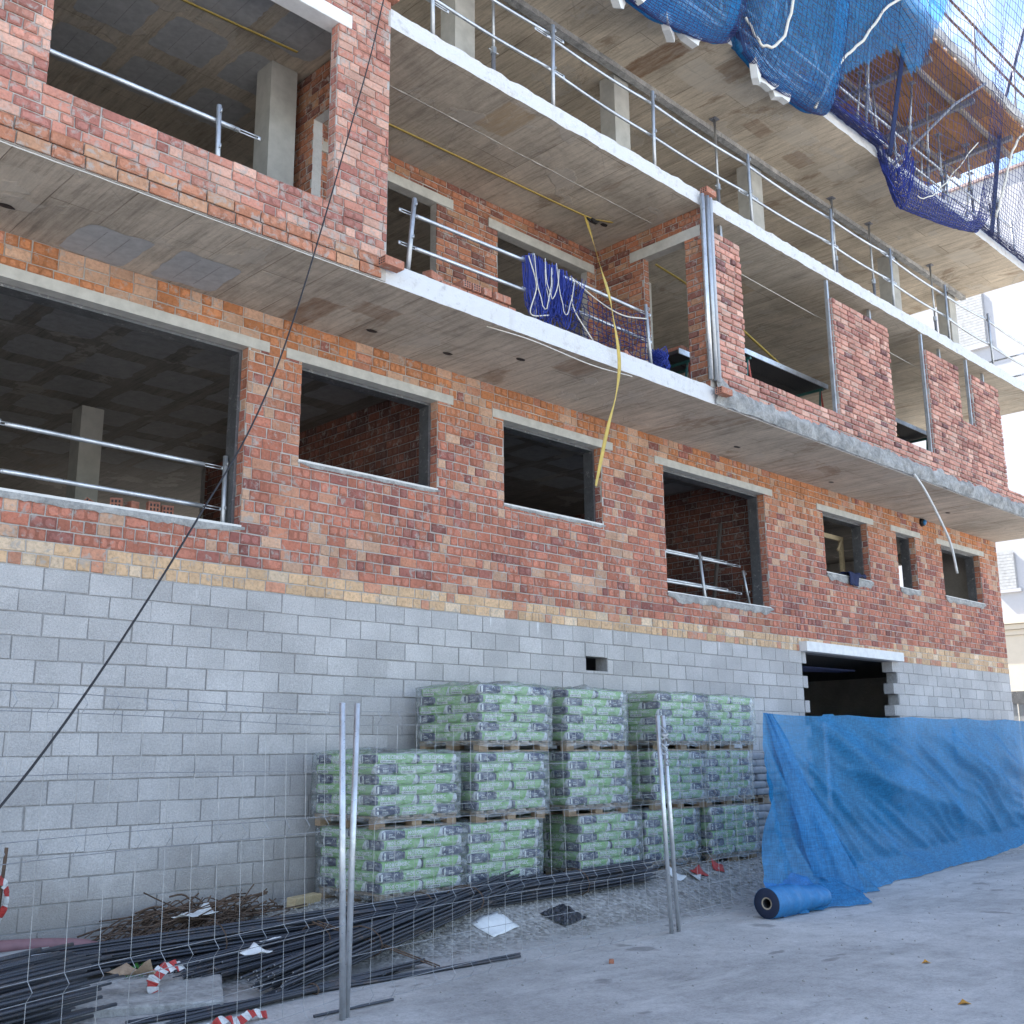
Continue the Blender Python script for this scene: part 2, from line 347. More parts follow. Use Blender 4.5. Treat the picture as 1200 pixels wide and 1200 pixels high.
M['cut']=simple('cut_steel_end',(.30,.30,.31),.4,.4); M['rebar']=mk_rebar(); M['rust']=simple('rusty_wire',(.13,.085,.06),.85,.2,.5,14,.5,.004)
M['woodp']=mk_wood('pallet_wood',(.24,.165,.105),(.42,.31,.21)); M['wood']=mk_wood('raw_timber',(.40,.30,.17),(.60,.48,.30))
M['ply']=mk_formply(); M['tarp']=mk_mesh_cloth('blue_shade_cloth',(.022,.245,.53),.76)
M['tarp2']=mk_mesh_cloth('blue_debris_cloth',(.03,.30,.66),.50)
M['roll']=simple('rolled_blue_cloth',(.012,.16,.38),.6,0,.25,20,.4,.006); M['rolldark']=simple('roll_end',(.012,.02,.05),.7)
M['card']=simple('cardboard_core',(.36,.29,.21),.85)
M['wire']=mk_galv('fence_wire',(.40,.41,.42),.5); M['film']=mk_film(); M['bag']=mk_bag()
M['ink_w']=simple('white_print',(.74,.76,.74),.6,0,.06,9,0); M['ink_k']=simple('dark_print',(.04,.045,.05),.6,0,.1,9,0)
M['greybag']=simple('grey_paper_bag',(.33,.33,.34),.8,0,.3,6,.5,.02)
M['net']=simple('blue_net_cord',(.016,.026,.12),.7,0,.2,20,0); M['netl']=simple('bright_blue_net_cord',(.022,.042,.27),.7,0,.2,20,0)
M['rope']=simple('white_rope',(.66,.63,.56),.85,0,.2,30,.3); M['strap']=simple('yellow_strap',(.55,.40,.10),.7,0,.2,12,.2)
M['black']=simple('black_rubber',(.015,.015,.017),.6); M['ground']=mk_ground()
M['blue']=mk_paint('blue_painted_steel',(.020,.030,.085),(.10,.08,.08)); M['prop']=mk_paint('worn_prop_steel',(.20,.205,.23),(.20,.12,.08),.5)
M['green']=mk_paint('green_painted_steel',(.03,.12,.11),(.2,.15,.1)); M['red']=mk_paint('red_painted_steel',(.42,.07,.05),(.5,.4,.35))
M['checker']=simple('dark_scaffold_tread',(.055,.055,.06),.5,.4,.3,60,.8,.006)
M['foam']=simple('white_debris',(.72,.73,.72),.9,0,.15,6,.4,.01)
M['tape_r']=simple('red_plastic_tape',(.42,.035,.03),.5,0,.45,14,.3); M['tape_w']=simple('white_plastic_tape',(.60,.60,.59),.5,0,.4,14,.3)
M['pink']=simple('faded_red_hose',(.25,.13,.14),.6,0,.2,12); M['plastic_k']=simple('black_plastic_sheet',(.03,.032,.04),.35,0,.3,8,.6,.02)
M['stucco']=simple('white_render',(.40,.40,.42),.9,0,.06,3,.15,.01); M['cream']=simple('cream_render',(.50,.44,.36),.9,0,.06,3,.1,.01)
M['shutter']=simple('roller_shutter',(.36,.36,.36),.6); M['glass_k']=simple('dark_window',(.05,.06,.07),.15)
M['denim']=simple('navy_cloth',(.012,.02,.07),.9,0,.3,18,.5,.01); M['stone']=simple('crushed_stone',(.33,.32,.30),.95,0,.35,40,.5,.005)
M['leaf']=simple('dry_leaf',(.50,.24,.03),.8); M['weed']=simple('green_weed',(.05,.20,.03),.8); M['tile']=simple('clay_tile',(.36,.27,.25),.85)

# ------------------------------------------------------------------ masonry
def subtract(rects, hole):
    out=[]
    hx0,hx1,hz0,hz1=hole
    for x0,x1,z0,z1 in rects:
        if hx0>=x1 or hx1<=x0 or hz0>=z1 or hz1<=z0: out.append((x0,x1,z0,z1)); continue
        if hx0>x0: out.append((x0,hx0,z0,z1))
        if hx1<x1: out.append((hx1,x1,z0,z1))
        a,b=max(x0,hx0),min(x1,hx1)
        if hz0>z0: out.append((a,b,z0,hz0))
        if hz1<z1: out.append((a,b,hz1,z1))
    return out
def one_brick(mb,r,fm,flip,proud,c,rg,jit,m=0,rim=.006,kissp=0):
    x0,x1,z0,z1=r
    d=proud+rg.uniform(-.35,.35)*proud
    tl=[rg.uniform(-jit,jit) for _ in range(8)]; tw=rg.uniform(-jit,jit); tw2=rg.uniform(-jit,jit)
    i=min(rim,(x1-x0)*.25,(z1-z0)*.25)
    P=[(x0,z0),(x1,z0),(x1,z1),(x0,z1)]
    sg=[(1,1),(-1,1),(-1,-1),(1,-1)]
    ring0=[fm(x+tl[k],z+tl[k+4],-.004) for k,(x,z) in enumerate(P)]
    ring1=[fm(x+tl[k],z+tl[k+4],d*.72) for k,(x,z) in enumerate(P)]
    ring2=[fm(x+tl[k]+sg[k][0]*i,z+tl[k+4]+sg[k][1]*i,d+(tw if k in(0,3) else tw2)*.6) for k,(x,z) in enumerate(P)]
    fs=[(8,9,10,11)]
    for k in range(4):
        j=(k+1)%4; fs+=[(k,j,4+j,4+k),(4+k,4+j,8+j,8+k)]
    if flip: fs=[f[::-1] for f in fs]
    w_,h_=x1-x0,z1-z0
    kiss=0
    if c and m==0 and kissp and c[1]<.21 and rg.random()<kissp and h_>.06 and w_>.07:
        kiss=1 if w_<.15 else rg.choice((1,2,2,2,3))
    edge=tuple(q*(.86 if kiss else .94) for q in c) if c else c
    mb.add(ring0+ring1+ring2,fs[:1],m,edge if kiss else c); b=len(mb.v)-12
    for f in fs[1:]: mb.f.append([q+b for q in f]); mb.m.append(m); mb.c.append(edge)
    if kiss:    # pale kiss marks left by the kiln stacking
        cw=w_/kiss; lt=rg.uniform(.98,1.20); kc=tuple(min(.8,q*lt+.016) for q in c)
        for a in range(kiss):
            cx=x0+cw*(a+.5)+rg.uniform(-.006,.006); cz=(z0+z1)/2+rg.uniform(-.004,.004); ax=cw*.5-.012; az=h_*.5-.012
            pl=[]
            for q in range(10):
                an=2*math.pi*q/10; ca,sa=math.cos(an),math.sin(an); rr=(abs(ca)**4.5+abs(sa)**4.5)**(-1/4.5)*rg.uniform(.84,1.05)
                pl.append(fm(cx+ax*ca*rr,cz+az*sa*rr,d+.0016))
            f=tuple(range(10)); mb.add(pl,[f[::-1] if flip else f],m,kc)
def bricks(mb,s0,s1,z0,z1,holes,h,L,fm,flip,pal,seed,proud=.008,joint=.012,jit=.002,head=.35,m=0,topvar=None,rim=.006,kissp=.72):
    rg=random.Random(seed); n=round((z1-z0)/h); h=(z1-z0)/max(1,n)
    for k in range(n):
        za=z0+k*h; s=s0-rg.uniform(0,L); run=0; mode=rg.random()
        while s<s1:
            if run<=0:
                mode=rg.random(); run=rg.randint(2,7)
            run-=1
            l=(L*.5 if mode<head else L)
            a,b=max(s,s0),min(s+l,s1); s+=l
            if b-a<.035: continue
            rr=[(a+joint*.5,b-joint*.5,za+joint*.5,za+h-joint*.5)]
            for H in holes: rr=subtract(rr,H)
            for r in rr:
                if r[1]-r[0]<.02 or r[3]-r[2]<.012: continue
                if topvar and r[3]>topvar(.5*(r[0]+r[1])): continue
                c=pal(rg,k,.5*(a+b),za)
                one_brick(mb,r,fm,flip,proud,c,rg,jit,m,rim,kissp)
def wall_solid(mb,s0,s1,z0,z1,holes,fm3,t0,t1,m=0):
    # watertight wall with rectangular openings; fm3(s,z,depth)
    xs=sorted({s0,s1,*[min(max(h[i],s0),s1) for h in holes for i in (0,1)]}); zs=sorted({z0,z1,*[min(max(h[i],z0),z1) for h in holes for i in (2,3)]})
    def solid(i,j):
        if i<0 or j<0 or i>=len(xs)-1 or j>=len(zs)-1: return False
        cx=.5*(xs[i]+xs[i+1]); cz=.5*(zs[j]+zs[j+1])
        return not any(h[0]<cx<h[1] and h[2]<cz<h[3] for h in holes)
    for i in range(len(xs)-1):
        for j in range(len(zs)-1):
            if not solid(i,j): continue
            a,b,c,d=xs[i],xs[i+1],zs[j],zs[j+1]
            q=lambda pts: mb.add([fm3(*p) for p in pts],[(0,1,2,3)],m)
            q([(a,c,t0),(b,c,t0),(b,d,t0),(a,d,t0)]); q([(b,c,t1),(a,c,t1),(a,d,t1),(b,d,t1)])
            if not solid(i-1,j): q([(a,c,t1),(a,c,t0),(a,d,t0),(a,d,t1)])
            if not solid(i+1,j): q([(b,c,t0),(b,c,t1),(b,d,t1),(b,d,t0)])
            if not solid(i,j-1): q([(a,c,t1),(b,c,t1),(b,c,t0),(a,c,t0)])
            if not solid(i,j+1): q([(a,d,t0),(b,d,t0),(b,d,t1),(a,d,t1)])
def fx(y0): return lambda s,z,d:(s,y0-d,z)      # wall facing -y
def fyl(x0): return lambda s,z,d:(x0-d,s,z)     # wall facing -x
def fyr(x0): return lambda s,z,d:(x0+d,s,z)     # wall facing +x
def mixc(a,b,t): return tuple(lerp(p,q,t) for p,q in zip(a,b))
def pal_red(rg,k,s,z):
    t=rg.random()
    o=sm(3.4,4.4,z)       # upper courses are more orange, lower ones more wine red
    base=mixc((.42,.155,.100),(.47,.19,.080),o)
    b1=nz(s*.42,z*.9,3.3); b2=nz(s*.6+9,z*1.3,7.1)
    if t<(.10+.55*max(0,b1))*(1-o*.6): base=mixc((.24,.085,.070),(.33,.125,.095),rg.random())
    elif b2>.18 and t>.88: base=(.48,.235,.15)
    elif t<.34 and t>.27: base=(.45,.195,.120)
    elif t<.308: base=(.50,.31,.21)
    v=rg.uniform(.86,1.13); return tuple(q*v for q in base)
def pal_gf(rg,k,s,z):
    if k<2 or (k<3 and s>19.3):
        t=rg.random()
        base=(.60,.40,.24) if t<.70 else ((.52,.25,.16) if t<.86 else (.66,.50,.35))
        v=rg.uniform(.85,1.12); return tuple(q*v for q in base)
    return pal_red(rg,k,s,z)
def pal_pink(rg,k,s,z):
    t=rg.random()
    base=(.51,.25,.19)
    if t<.25: base=(.38,.165,.130)
    elif t<.40: base=(.61,.36,.28)
    elif t<.45: base=(.20,.09,.085)
    v=rg.uniform(.82,1.15); return tuple(q*v for q in base)
def pal_pier(rg,k,s,z):
    t=rg.random()
    base=(.45,.20,.145)
    if t<.25: base=(.34,.135,.105)
    elif t<.5: base=(.57,.33,.25)
    v=rg.uniform(.82,1.15); return tuple(q*v for q in base)
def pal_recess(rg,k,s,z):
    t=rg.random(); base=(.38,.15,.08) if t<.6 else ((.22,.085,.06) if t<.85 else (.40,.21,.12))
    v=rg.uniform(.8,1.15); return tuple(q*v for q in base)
def pal_smooth(rg,k,s,z):
    v=rg.uniform(.85,1.1); b=(.42,.175,.10) if rg.random()<.8 else (.46,.25,.15)
    return tuple(q*v for q in b)
def pal_block(rg,k,s,z):
    v=rg.uniform(.90,1.09); b=.47
    return (b*v*1.03,b*v,b*v*.985)

# ------------------------------------------------------------------ the building
B=empty('apartment_building',(XL,WY,G),'unfinished apartment building of red brick over a grey block base with bare concrete floors','building')
GF=[ # x0,x1,z0,z1 openings of the ground-floor brick wall
 (1.2,5.50,2.215,4.13),(6.15,8.08,3.02,4.13),(9.18,11.07,3.02,4.13),(12.46,15.17,2.23,4.13),
 (17.04,18.66,3.02,4.13),(19.80,20.62,3.03,4.13),(21.80,23.71,3.05,4.13)]
ZB=1.59; ZC=4.55
# block base
dh=[(16.02,19.35,-3,1.58)]; vh=[(10.65,11.08,1.03,1.215)]
mb=MB(); wall_solid(mb,XL,XE,-2.05,ZB,dh+vh,fx(WY),0,-.2,1)
rgd=random.Random(3)
bh=[]
for k in range(19):
    z0=-2.01+k*.2
    bh.append((16.02+(.13 if k%2 else -.02)+rgd.uniform(-.02,.03),19.35-(.20 if k%2 else .0)+rgd.uniform(-.02,.04),z0,z0+.2))
def one_block_course():
    rg=random.Random(21)
    for k in range(18):
        za=-2.01+k*.2; s=XL-(.2 if k%2 else 0)+rg.uniform(-.03,.03)
        while s<XE:
            a,b=max(s,XL),min(s+.4,XE); s+=.4+rg.uniform(-.006,.006)
            if b-a<.05: continue
            rr=[(a+.004+rg.uniform(0,.003),b-.004,za+.005,za+.2-.005)]
            for H in [bh[k]]+vh: rr=subtract(rr,H)
            for r in rr:
                if r[1]-r[0]>.03 and r[3]-r[2]>.02: one_brick(mb,r,fx(WY),False,.009,pal_block(rg,k,s,za),rg,.004,0,.006)
one_block_course()
for k in range(18):
    za=-2.01+k*.2; h=bh[k]; rg=random.Random(k)
    for (a,b) in ((15.7,h[0]),(h[1],19.7)):
        mb.box((a,WY+.003,za+.005),(b,WY+.19,za+.195),0,pal_block(rg,k,a,za))
blockw=mb.build('block_wall',[M['block'],M['mortar_dark']],B)
mb=MB(); mb.obox(Matrix.Translation((17.70,WY-.012,1.665)),(3.44,.26,.165),0,None,.006)
dl=mb.build('door_lintel',[M['whitelintel']],blockw); dl['label']='long white lintel over the dark garage opening'
# ground-floor brick wall
lint=[]
for i,(x0,x1,z0,z1) in enumerate(GF): lint.append((x0-.20,x1+.24,4.13,4.235))
lint_door=(15.96,19.44,1.58,1.75)
mb=MB(); wall_solid(mb,XL,XE,ZB,ZC,GF,fx(WY),0,-.13,1)
CH=(ZC-ZB)/26
bricks(mb,XL,XE,ZB,ZC,GF+lint+[lint_door],CH,.24,fx(WY),False,pal_gf,11,head=.5,jit=.004)
for (x0,x1,z0,z1) in GF:
    zz=round((z1-z0)/CH)
    bricks(mb,WY+.005,WY+.13,z0,z1,[],CH,.26,fyl(x1),True,pal_red,int(x0*10)+5,proud=.006,head=0)
    bricks(mb,WY+.005,WY+.13,z0,z1,[],CH,.26,fyr(x0),False,pal_red,int(x0*10)+6,proud=.006,head=0)
# end wall (right-hand side)
wall_solid(mb,WY+.13,22,ZB-3.6,ZC,[(11.0,12.2,3.2,4.3),(14.2,15.2,2.6,4.1)],fyr(XE),0,-.13,1)
gfw=mb.build('brick_wall',[M['brick'],M['mortar']],B)
gfw['label']='orange to wine red brick wall of the ground floor with two buff courses at its foot'
rl=random.Random(5)
for i,((x0,x1,z0,z1),(a,b,c,d)) in enumerate(zip(GF,lint)):
    mb=MB(); n=max(8,int((b-a)/.12))
    vs=[];fs=[]
    for k in range(n+1):
        x=lerp(a,b,k/n); w=.006*nz(x*4,i*3.1); w2=.006*nz(x*7,i*5.1,2)
        vs+=[(x,WY-.013,c-.006+w2*.3),(x,WY-.016+w*.4,d+w),(x,WY+.2,d+w),(x,WY+.2,c-.006)]
        if k:
            q=4*(k-1)
            for j in range(4): fs.append((q+j,q+4+j,q+4+(j+1)%4,q+(j+1)%4))
    fs=[f[::-1] for f in fs]+[(0,1,2,3)]+[(4*n+3,4*n+2,4*n+1,4*n)]
    mb.add(vs,[f[::-1] for f in fs]); mb.build('lintel',[M['lintel']],gfw)
    # steel subframe set back in the reveal
    mb=MB(); yA,yB=WY+.125,WY+.30
    mb.box((x1-.035,yA,z0),(x1+.02,yB,z1)); mb.box((x0-.02,yA,z0),(x0+.03,yB,z1))
    mb.box((x0+.03,yA,z1-.04),(x1-.035,yB,z1+.01)); mb.build('window_subframe',[M['frame']],gfw)
    mb=MB(); mb.box((x0-.01,WY-.018,z0-.006),(x1+.0,WY+.30,z0+.018)); mb.build('sill_strip',[M['pvc']],gfw)
    # rough mortar bedding below the sill
    mb=MB(); n=int((x1-x0)/.05); vs=[];fs=[]
    thick={0:.085,3:.14,4:.16,5:.12,6:.13}.get(i,.045)
    for k in range(n+1):
        x=lerp(x0-.02,x1+.04,k/n); e=sm(0,.1,k/n)*sm(0,.06,1-k/n)
        hh=thick*(.55+.7*abs(nz(x*2.3,i*7.7))+.35*abs(nz(x*9,i*2.2)))*(.35+.65*e)+.012
        for j in range(5):
            t=j/4; z=z0+.004-hh*t
            vs.append((x,WY-.012-.030*math.sin(math.pi*min(1,t*1.0)*.85+.25)*(.7+.6*abs(nz(x*6,z*9,i)))*(1 if thick>.1 else .4),z))
        vs.append((x,WY+.10,z0+.006))
        if k:
            q=6*(k-1)
            for j in range(4): fs.append((q+j,q+j+1,q+j+7,q+j+6))
            fs.append((q+5,q,q+6,q+11))
    mb.add(vs,fs); mb.build('rough_sill',[M['cement']],gfw,True)
# -------- slabs
def slab(name,x0,x1,y0,y1,z0,z1,mats,parent,seed=0,amp=.010,label=None):
    mb=MB(); n=int((x1-x0)/.07); vs=[];fs=[];mi=[]
    rows=5
    for k in range(n+1):
        x=lerp(x0,x1,k/n)
        for j in range(rows):
            t=j/(rows-1); z=lerp(z0,z1,t)
            e=nz(x*3,t*2,seed)*amp+nz(x*11,t*5,seed+4)*amp*.6
            zz=z+(nz(x*5,seed+9.)*amp*1.1+nz(x*17,seed+5.)*amp*.6 if j==rows-1 else (nz(x*2,seed+2.)*amp*.4 if j==0 else 0))
            vs.append((x,y0+e,zz))
        vs+= [(x,y1,z1),(x,y1,z0)]
        if k:
            q=7*(k-1)
            for j in range(rows-1): fs.append((q+j,q+7+j,q+8+j,q+1+j)); mi.append(1)
            fs.append((q+4,q+11,q+12,q+5)); mi.append(1 if False else 2)
            fs.append((q+5,q+12,q+13,q+6)); mi.append(2)
            fs.append((q+6,q+13,q+7,q)); mi.append(0)
    fs.append(tuple(range(7))[::-1]); mi.append(1); fs.append(tuple(7*n+j for j in range(7))); mi.append(1)
    mb.v=vs; mb.f=[list(f) for f in fs]; mb.m=mi; mb.c=[None]*len(fs)
    o=mb.build(name,mats,parent)
    if label: o['label']=label
    return o
cdark=M['floor']
s1=slab('floor_slab',XL,XE,SY,22,4.55,4.79,[M['soffit'],M['white'],cdark],B,1,label='first-floor slab cantilevered over the brick wall')
s2=slab('floor_slab',XL,XE,SY,22,7.45,7.66,[M['soffit_b'],M['white'],cdark],B,2,.020,label='second-floor slab with a white edge and a guardrail on it')
s3=slab('floor_slab',XL,XE,SY,22,10.5,10.74,[M['soffit_up'],M['white'],cdark],B,3,.018,label='third-floor slab under the blue safety net')
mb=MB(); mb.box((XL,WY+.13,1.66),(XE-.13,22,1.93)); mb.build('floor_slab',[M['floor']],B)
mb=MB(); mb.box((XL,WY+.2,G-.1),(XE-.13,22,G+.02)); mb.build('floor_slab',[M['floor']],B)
# dropped strip along the third-floor slab where the facade will stand
mb=MB(); n=300; vs=[];fs=[]
for k in range(n+1):
    x=lerp(XL,XE-.15,k/n); w=.02*nz(x*4,1)+.012*nz(x*13,2)
    vs+=[(x,9.46+w*.4,10.5),(x,9.46+w*.3,10.41+w),(x,9.58+w*.3,10.41+w*.8),(x,9.58,10.5)]
    if k:
        q=4*(k-1); fs+=[(q,q+4,q+5,q+1),(q+1,q+5,q+6,q+2),(q+2,q+6,q+7,q+3)]
mb.add(vs,fs); mb.build('drip_strip',[M['cement']],s3)
mb=MB(); mb.box((XL+.2,WY+.14,4.545),(XE-.14,21.9,4.549)); mb.build('dimming_ceiling_sheet',[mk_soffit('shaded_inside_ceiling',(.26,.235,.205),board=(.8,.8),stain=.3,lines=.6,seed=9)],s1)  # added sheet; its darker tone paints the rooms' shade onto the ceiling
# flush infill blocks in the soffits
def patches(parent,z,spots,seed,mats=None,lines=True):
    rg=random.Random(seed)
    for (cx,cy,w,h) in spots:
        mb=MB(); n=40; vs=[]
        for k in range(n):
            a=2*math.pi*k/n
            ca,sa=math.cos(a),math.sin(a)
            r=min(1/max(abs(ca)/(w/2),abs(sa)/(h/2)),.54*math.hypot(w,h)*.88)
            r*=1+.10*nz(cx*3+ca*2.6,cy*3+sa*2.6,seed)+.05*nz(cx+ca*7,cy+sa*7,seed)
            vs.append((cx+ca*r,cy+sa*r,z-.004))
        m0=MB(); mb.add(vs,[tuple(range(n))[::-1]])
        if lines:
            for q in(-1,1):
                x=cx+q*w/6; hh=h*.40; mb.add([(x-.004,cy-hh,z-.0055),(x+.004,cy-hh,z-.0055),(x+.004,cy+hh,z-.0055),(x-.004,cy+hh,z-.0055)],[(3,2,1,0)],1)
        mb.build('infill_block',mats or [M['patch'],M['mortar_dark']],parent)
sp=[(3.77,9.07,.62,.66),(4.65,9.02,.64,.68)]
for i in range(9):
    for j in range(7): sp.append((.9+i*.86,10.1+j*.98+(i%2)*.03,.64,.68))
for i in range(11):
    for j in range(3): sp.append((9.1+i*.86,10.3+j*.98+(i%2)*.03,.64,.68))
patches(s1,4.55,sp[:2],1)
patches(s1,4.545,sp[2:],1,[simple('shaded_infill_block',(.31,.30,.29),.95,0,.25,12,.3,.004),M['mortar_dark']])  # inside copies of the infill block, toned darker for the shade indoors
sp=[]
for i in range(9):
    for j in range(3): sp.append((-1+i*.82,8.75+j*.92,.64,.66))
patches(s2,7.45,sp,2)
mb=MB(); rgs=random.Random(2)
mb.tube([(x,8.78+.012*nz(x*3,1),7.449) for x in [6.2+.06*k for k in range(90)]],[.004+.012*max(0,nz(x*.37,5)+.1) for x in range(90)],5)
mb.build('formwork_seam',[M['lintel']],s2)
# cast-in holes in the soffits
for s,z,pts in ((s1,4.55,[(6.78,9.05),(7.85,9.0),(2.84,8.95),(8.6,8.55),(13.7,8.95),(16.8,9.1),(20.8,8.8)]),(s2,7.45,[(11.08,9.28)]),(s3,10.5,[(10.2,8.75)])):
    for (x,y) in pts:
        mb=MB(); ring=[(x+.06*math.cos(a*.5236)*(1+.5*R.random()),y+.035*math.sin(a*.5236)*(1+.2*R.random()),z-.005) for a in range(12)]
        mb.add(ring,[tuple(range(12))[::-1]]); mb.build('service_hole',[M['black']],s)
# -------- first floor, left volume (front wall flush with the slab edge)
WL=[(2.73,5.47,5.165,7.14)]
mb=MB(); wall_solid(mb,XL,6.12,4.56,7.72,WL,fx(SY-.015),0,-.12,1)
LL=(2.45,5.62,7.14,7.30)
bricks(mb,XL,6.12,4.79,7.72,WL+[LL],.094,.24,fx(SY-.015),False,pal_pier,31,proud=.012,head=.3,jit=.004)
bricks(mb,XL,6.06,4.56,4.785,[],.1125,.27,fx(SY-.03),False,pal_smooth,32,proud=.012,head=0,jit=.003)
bricks(mb,SY-.01,SY+.10,5.165,7.14,[],.094,.26,fyl(5.47),True,pal_pier,33,proud=.006,head=0)
io=[(8.45,9.15,4.79,6.85)]
wall_solid(mb,SY+.11,9.9,4.79,7.45,io,fyr(6.12),0,-.12,1)
bricks(mb,SY,9.9,4.79,7.45,io,.094,.24,fyr(6.12),False,pal_pier,34,proud=.012,head=.3)
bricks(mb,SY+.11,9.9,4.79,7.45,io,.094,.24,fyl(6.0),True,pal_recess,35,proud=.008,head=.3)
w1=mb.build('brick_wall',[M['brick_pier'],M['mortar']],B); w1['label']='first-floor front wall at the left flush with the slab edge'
mb=MB(); mb.obox(Matrix.Translation((4.035,SY+.066,7.214)),(3.165,.205,.155),0,None,.006); mb.build('lintel',[M['whitelintel']],w1)
# -------- recessed terrace
RB=9.95
RO=[(6.9,8.47,4.79,7.08),(9.58,11.45,4.79,7.07)]
mb=MB(); wall_solid(mb,6.0,11.66,4.79,7.45,RO,fx(RB),0,-.12,1)
RLint=[(6.6,8.75,7.08,7.22),(9.40,11.6,7.07,7.21)]
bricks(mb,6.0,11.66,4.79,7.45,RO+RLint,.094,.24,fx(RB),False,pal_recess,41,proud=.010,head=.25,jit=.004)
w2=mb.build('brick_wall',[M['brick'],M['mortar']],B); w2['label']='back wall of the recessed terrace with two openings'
for (a,b,c,d) in RLint:
    mb=MB(); mb.obox(Matrix.Translation(((a+b)/2,RB+.06,(c+d)/2-.005)),(b-a,.16,d-c),0,None,.006); mb.build('lintel',[M['lintel']],w2)
mb=MB(); so=[(8.29,9.04,4.79,7.03)]; sl=(8.02,9.28,7.03,7.19)
wall_solid(mb,SY+.0,RB,4.79,7.45,so,fyl(11.66),0,-.12,1)
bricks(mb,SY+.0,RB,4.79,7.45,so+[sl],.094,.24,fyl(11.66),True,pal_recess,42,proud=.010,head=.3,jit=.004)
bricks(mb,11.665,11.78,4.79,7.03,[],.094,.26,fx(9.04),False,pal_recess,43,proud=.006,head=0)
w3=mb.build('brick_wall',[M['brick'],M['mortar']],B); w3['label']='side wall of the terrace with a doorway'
mb=MB(); mb.box((11.645,8.02,7.024),(11.8,9.28,7.185)); mb.build('lintel',[M['lintel']],w3)
# -------- first floor, right volume
FT=7.14
FO=[(12.53,15.17,5.16,9),(17.06,18.55,5.17,9),(19.88,20.52,6.07,9),(21.78,26,5.03,9)]
mb=MB(); wall_solid(mb,11.79,XE,4.56,FT,FO,fx(SY+.002),0,-.12,1)
tv=lambda x: FT+.01
bricks(mb,11.79,XE,4.79,FT,FO,.094,.24,fx(SY+.002),False,pal_pink,51,proud=.026,head=.3,jit=.004,joint=.022,rim=.009)
for (a,b,c,d) in FO[:3]:
    bricks(mb,SY+.01,SY+.12,c,FT,[],.094,.26,fyl(b),True,pal_pier,int(a),proud=.010,head=0,joint=.018)
    # open top course of the low wall
    bricks(mb,a,b,0,.12,[],.12,.12,lambda s,q,d2,c=c:(s,SY+q,c+d2),False,pal_pink,int(a)+3,proud=.006,head=0)
for (a,b) in ((11.79,12.53),(15.17,17.06),(18.55,19.88),(20.52,21.78)):
    bricks(mb,a,b,0,.12,[],.12,.12,lambda s,q,d2:(s,SY+q,FT+d2),False,pal_pink,int(a)+9,proud=.010,head=0)
bricks(mb,21.78,XE,0,.12,[],.12,.12,lambda s,q,d2:(s,SY+q,5.03+d2),False,pal_pink,77,proud=.006,head=0)
w4=mb.build('brick_wall',[M['brick_up'],M['mortar']],B); w4['label']='first-floor front wall at the right of pale pink bricks stopping short of the ceiling'
# cement render band on the slab edge below it
mb=MB(); n=340; vs=[];fs=[]; rows=9
for k in range(n+1):
    x=lerp(11.72,XE,k/n)
    top=4.87+.10*nz(x*1.1,3)+.075*nz(x*4,5)+.045*nz(x*11,8)
    if x<12.2: top+=.12*sm(12.2,11.8,x)
    for j in range(rows):
        t=j/(rows-1); z=lerp(4.555,top,t)
        bul=.040*math.sin(math.pi*min(1,.2+.8*t))+.038*nz(x*3.5,z*6,1)+.022*nz(x*11,z*13,2)
        if j==rows-1: bul=-.03
        vs.append((x,SY-.022-bul,z))
    if k:
        q=rows*(k-1)
        for j in range(rows-1): fs.append((q+j,q+rows+j,q+rows+j+1,q+j+1))
mb.add(vs,fs); cb=mb.build('cement_band',[mk_cement('smeared_cement',(.13,.13,.125),(.45,.445,.43))],w4,True)
# -------- interiors: columns, partitions, rear wall
def column(x,y,z0,z1,w=.3,d=.3):
    mb=MB(); mb.obox(Matrix.Translation((x,y,(z0+z1)/2)),(w,d,z1-z0),0,None,.012); return mb.build('column',[M['conc']],B)
column(5.72,13.9,1.93,4.55,.30,.30); column(-1.5,13.9,1.93,4.55)
column(5.70,9.45,4.79,7.45,.33,.30)
for x,y in ((13.0,10.2),(13.6,11.5),(18.3,11.4),(19.8,10.2),(23.6,11.0)): column(x,y,4.79,7.45)
for x in (0.5,5.2,8.7,12.05,15.9,21.3,24.2): column(x,9.80,7.66,10.5,.36,.30)
for x in (3,9.5,16.5,22): column(x,14.5,7.66,10.5)
for x in (10.5,16.4,22.5): column(x,13,1.93,4.55)
def pal_inside_shaded(rg,k,s,z):  # brick tones lowered so the shade of the rooms is in the colour
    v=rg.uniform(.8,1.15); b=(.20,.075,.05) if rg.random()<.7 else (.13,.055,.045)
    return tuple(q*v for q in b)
def part(x0,x1,y0,y1,z0,z1,hol=[],axis='y',seed=1,pal=pal_inside_shaded,left=True):
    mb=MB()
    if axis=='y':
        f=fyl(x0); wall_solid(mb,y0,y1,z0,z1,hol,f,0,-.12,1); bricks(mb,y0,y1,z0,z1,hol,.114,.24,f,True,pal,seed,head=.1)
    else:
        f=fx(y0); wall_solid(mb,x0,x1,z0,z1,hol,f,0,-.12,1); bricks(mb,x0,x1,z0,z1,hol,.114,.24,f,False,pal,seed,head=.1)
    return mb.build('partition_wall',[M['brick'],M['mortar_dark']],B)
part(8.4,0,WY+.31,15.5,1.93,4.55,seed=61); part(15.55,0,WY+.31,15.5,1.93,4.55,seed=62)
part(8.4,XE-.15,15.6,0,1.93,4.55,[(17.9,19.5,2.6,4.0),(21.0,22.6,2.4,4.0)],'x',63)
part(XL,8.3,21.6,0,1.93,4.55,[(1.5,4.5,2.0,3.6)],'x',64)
part(XL,12,14.0,0,4.79,7.45,[(7.3,9.8,4.9,7.0)],'x',66)
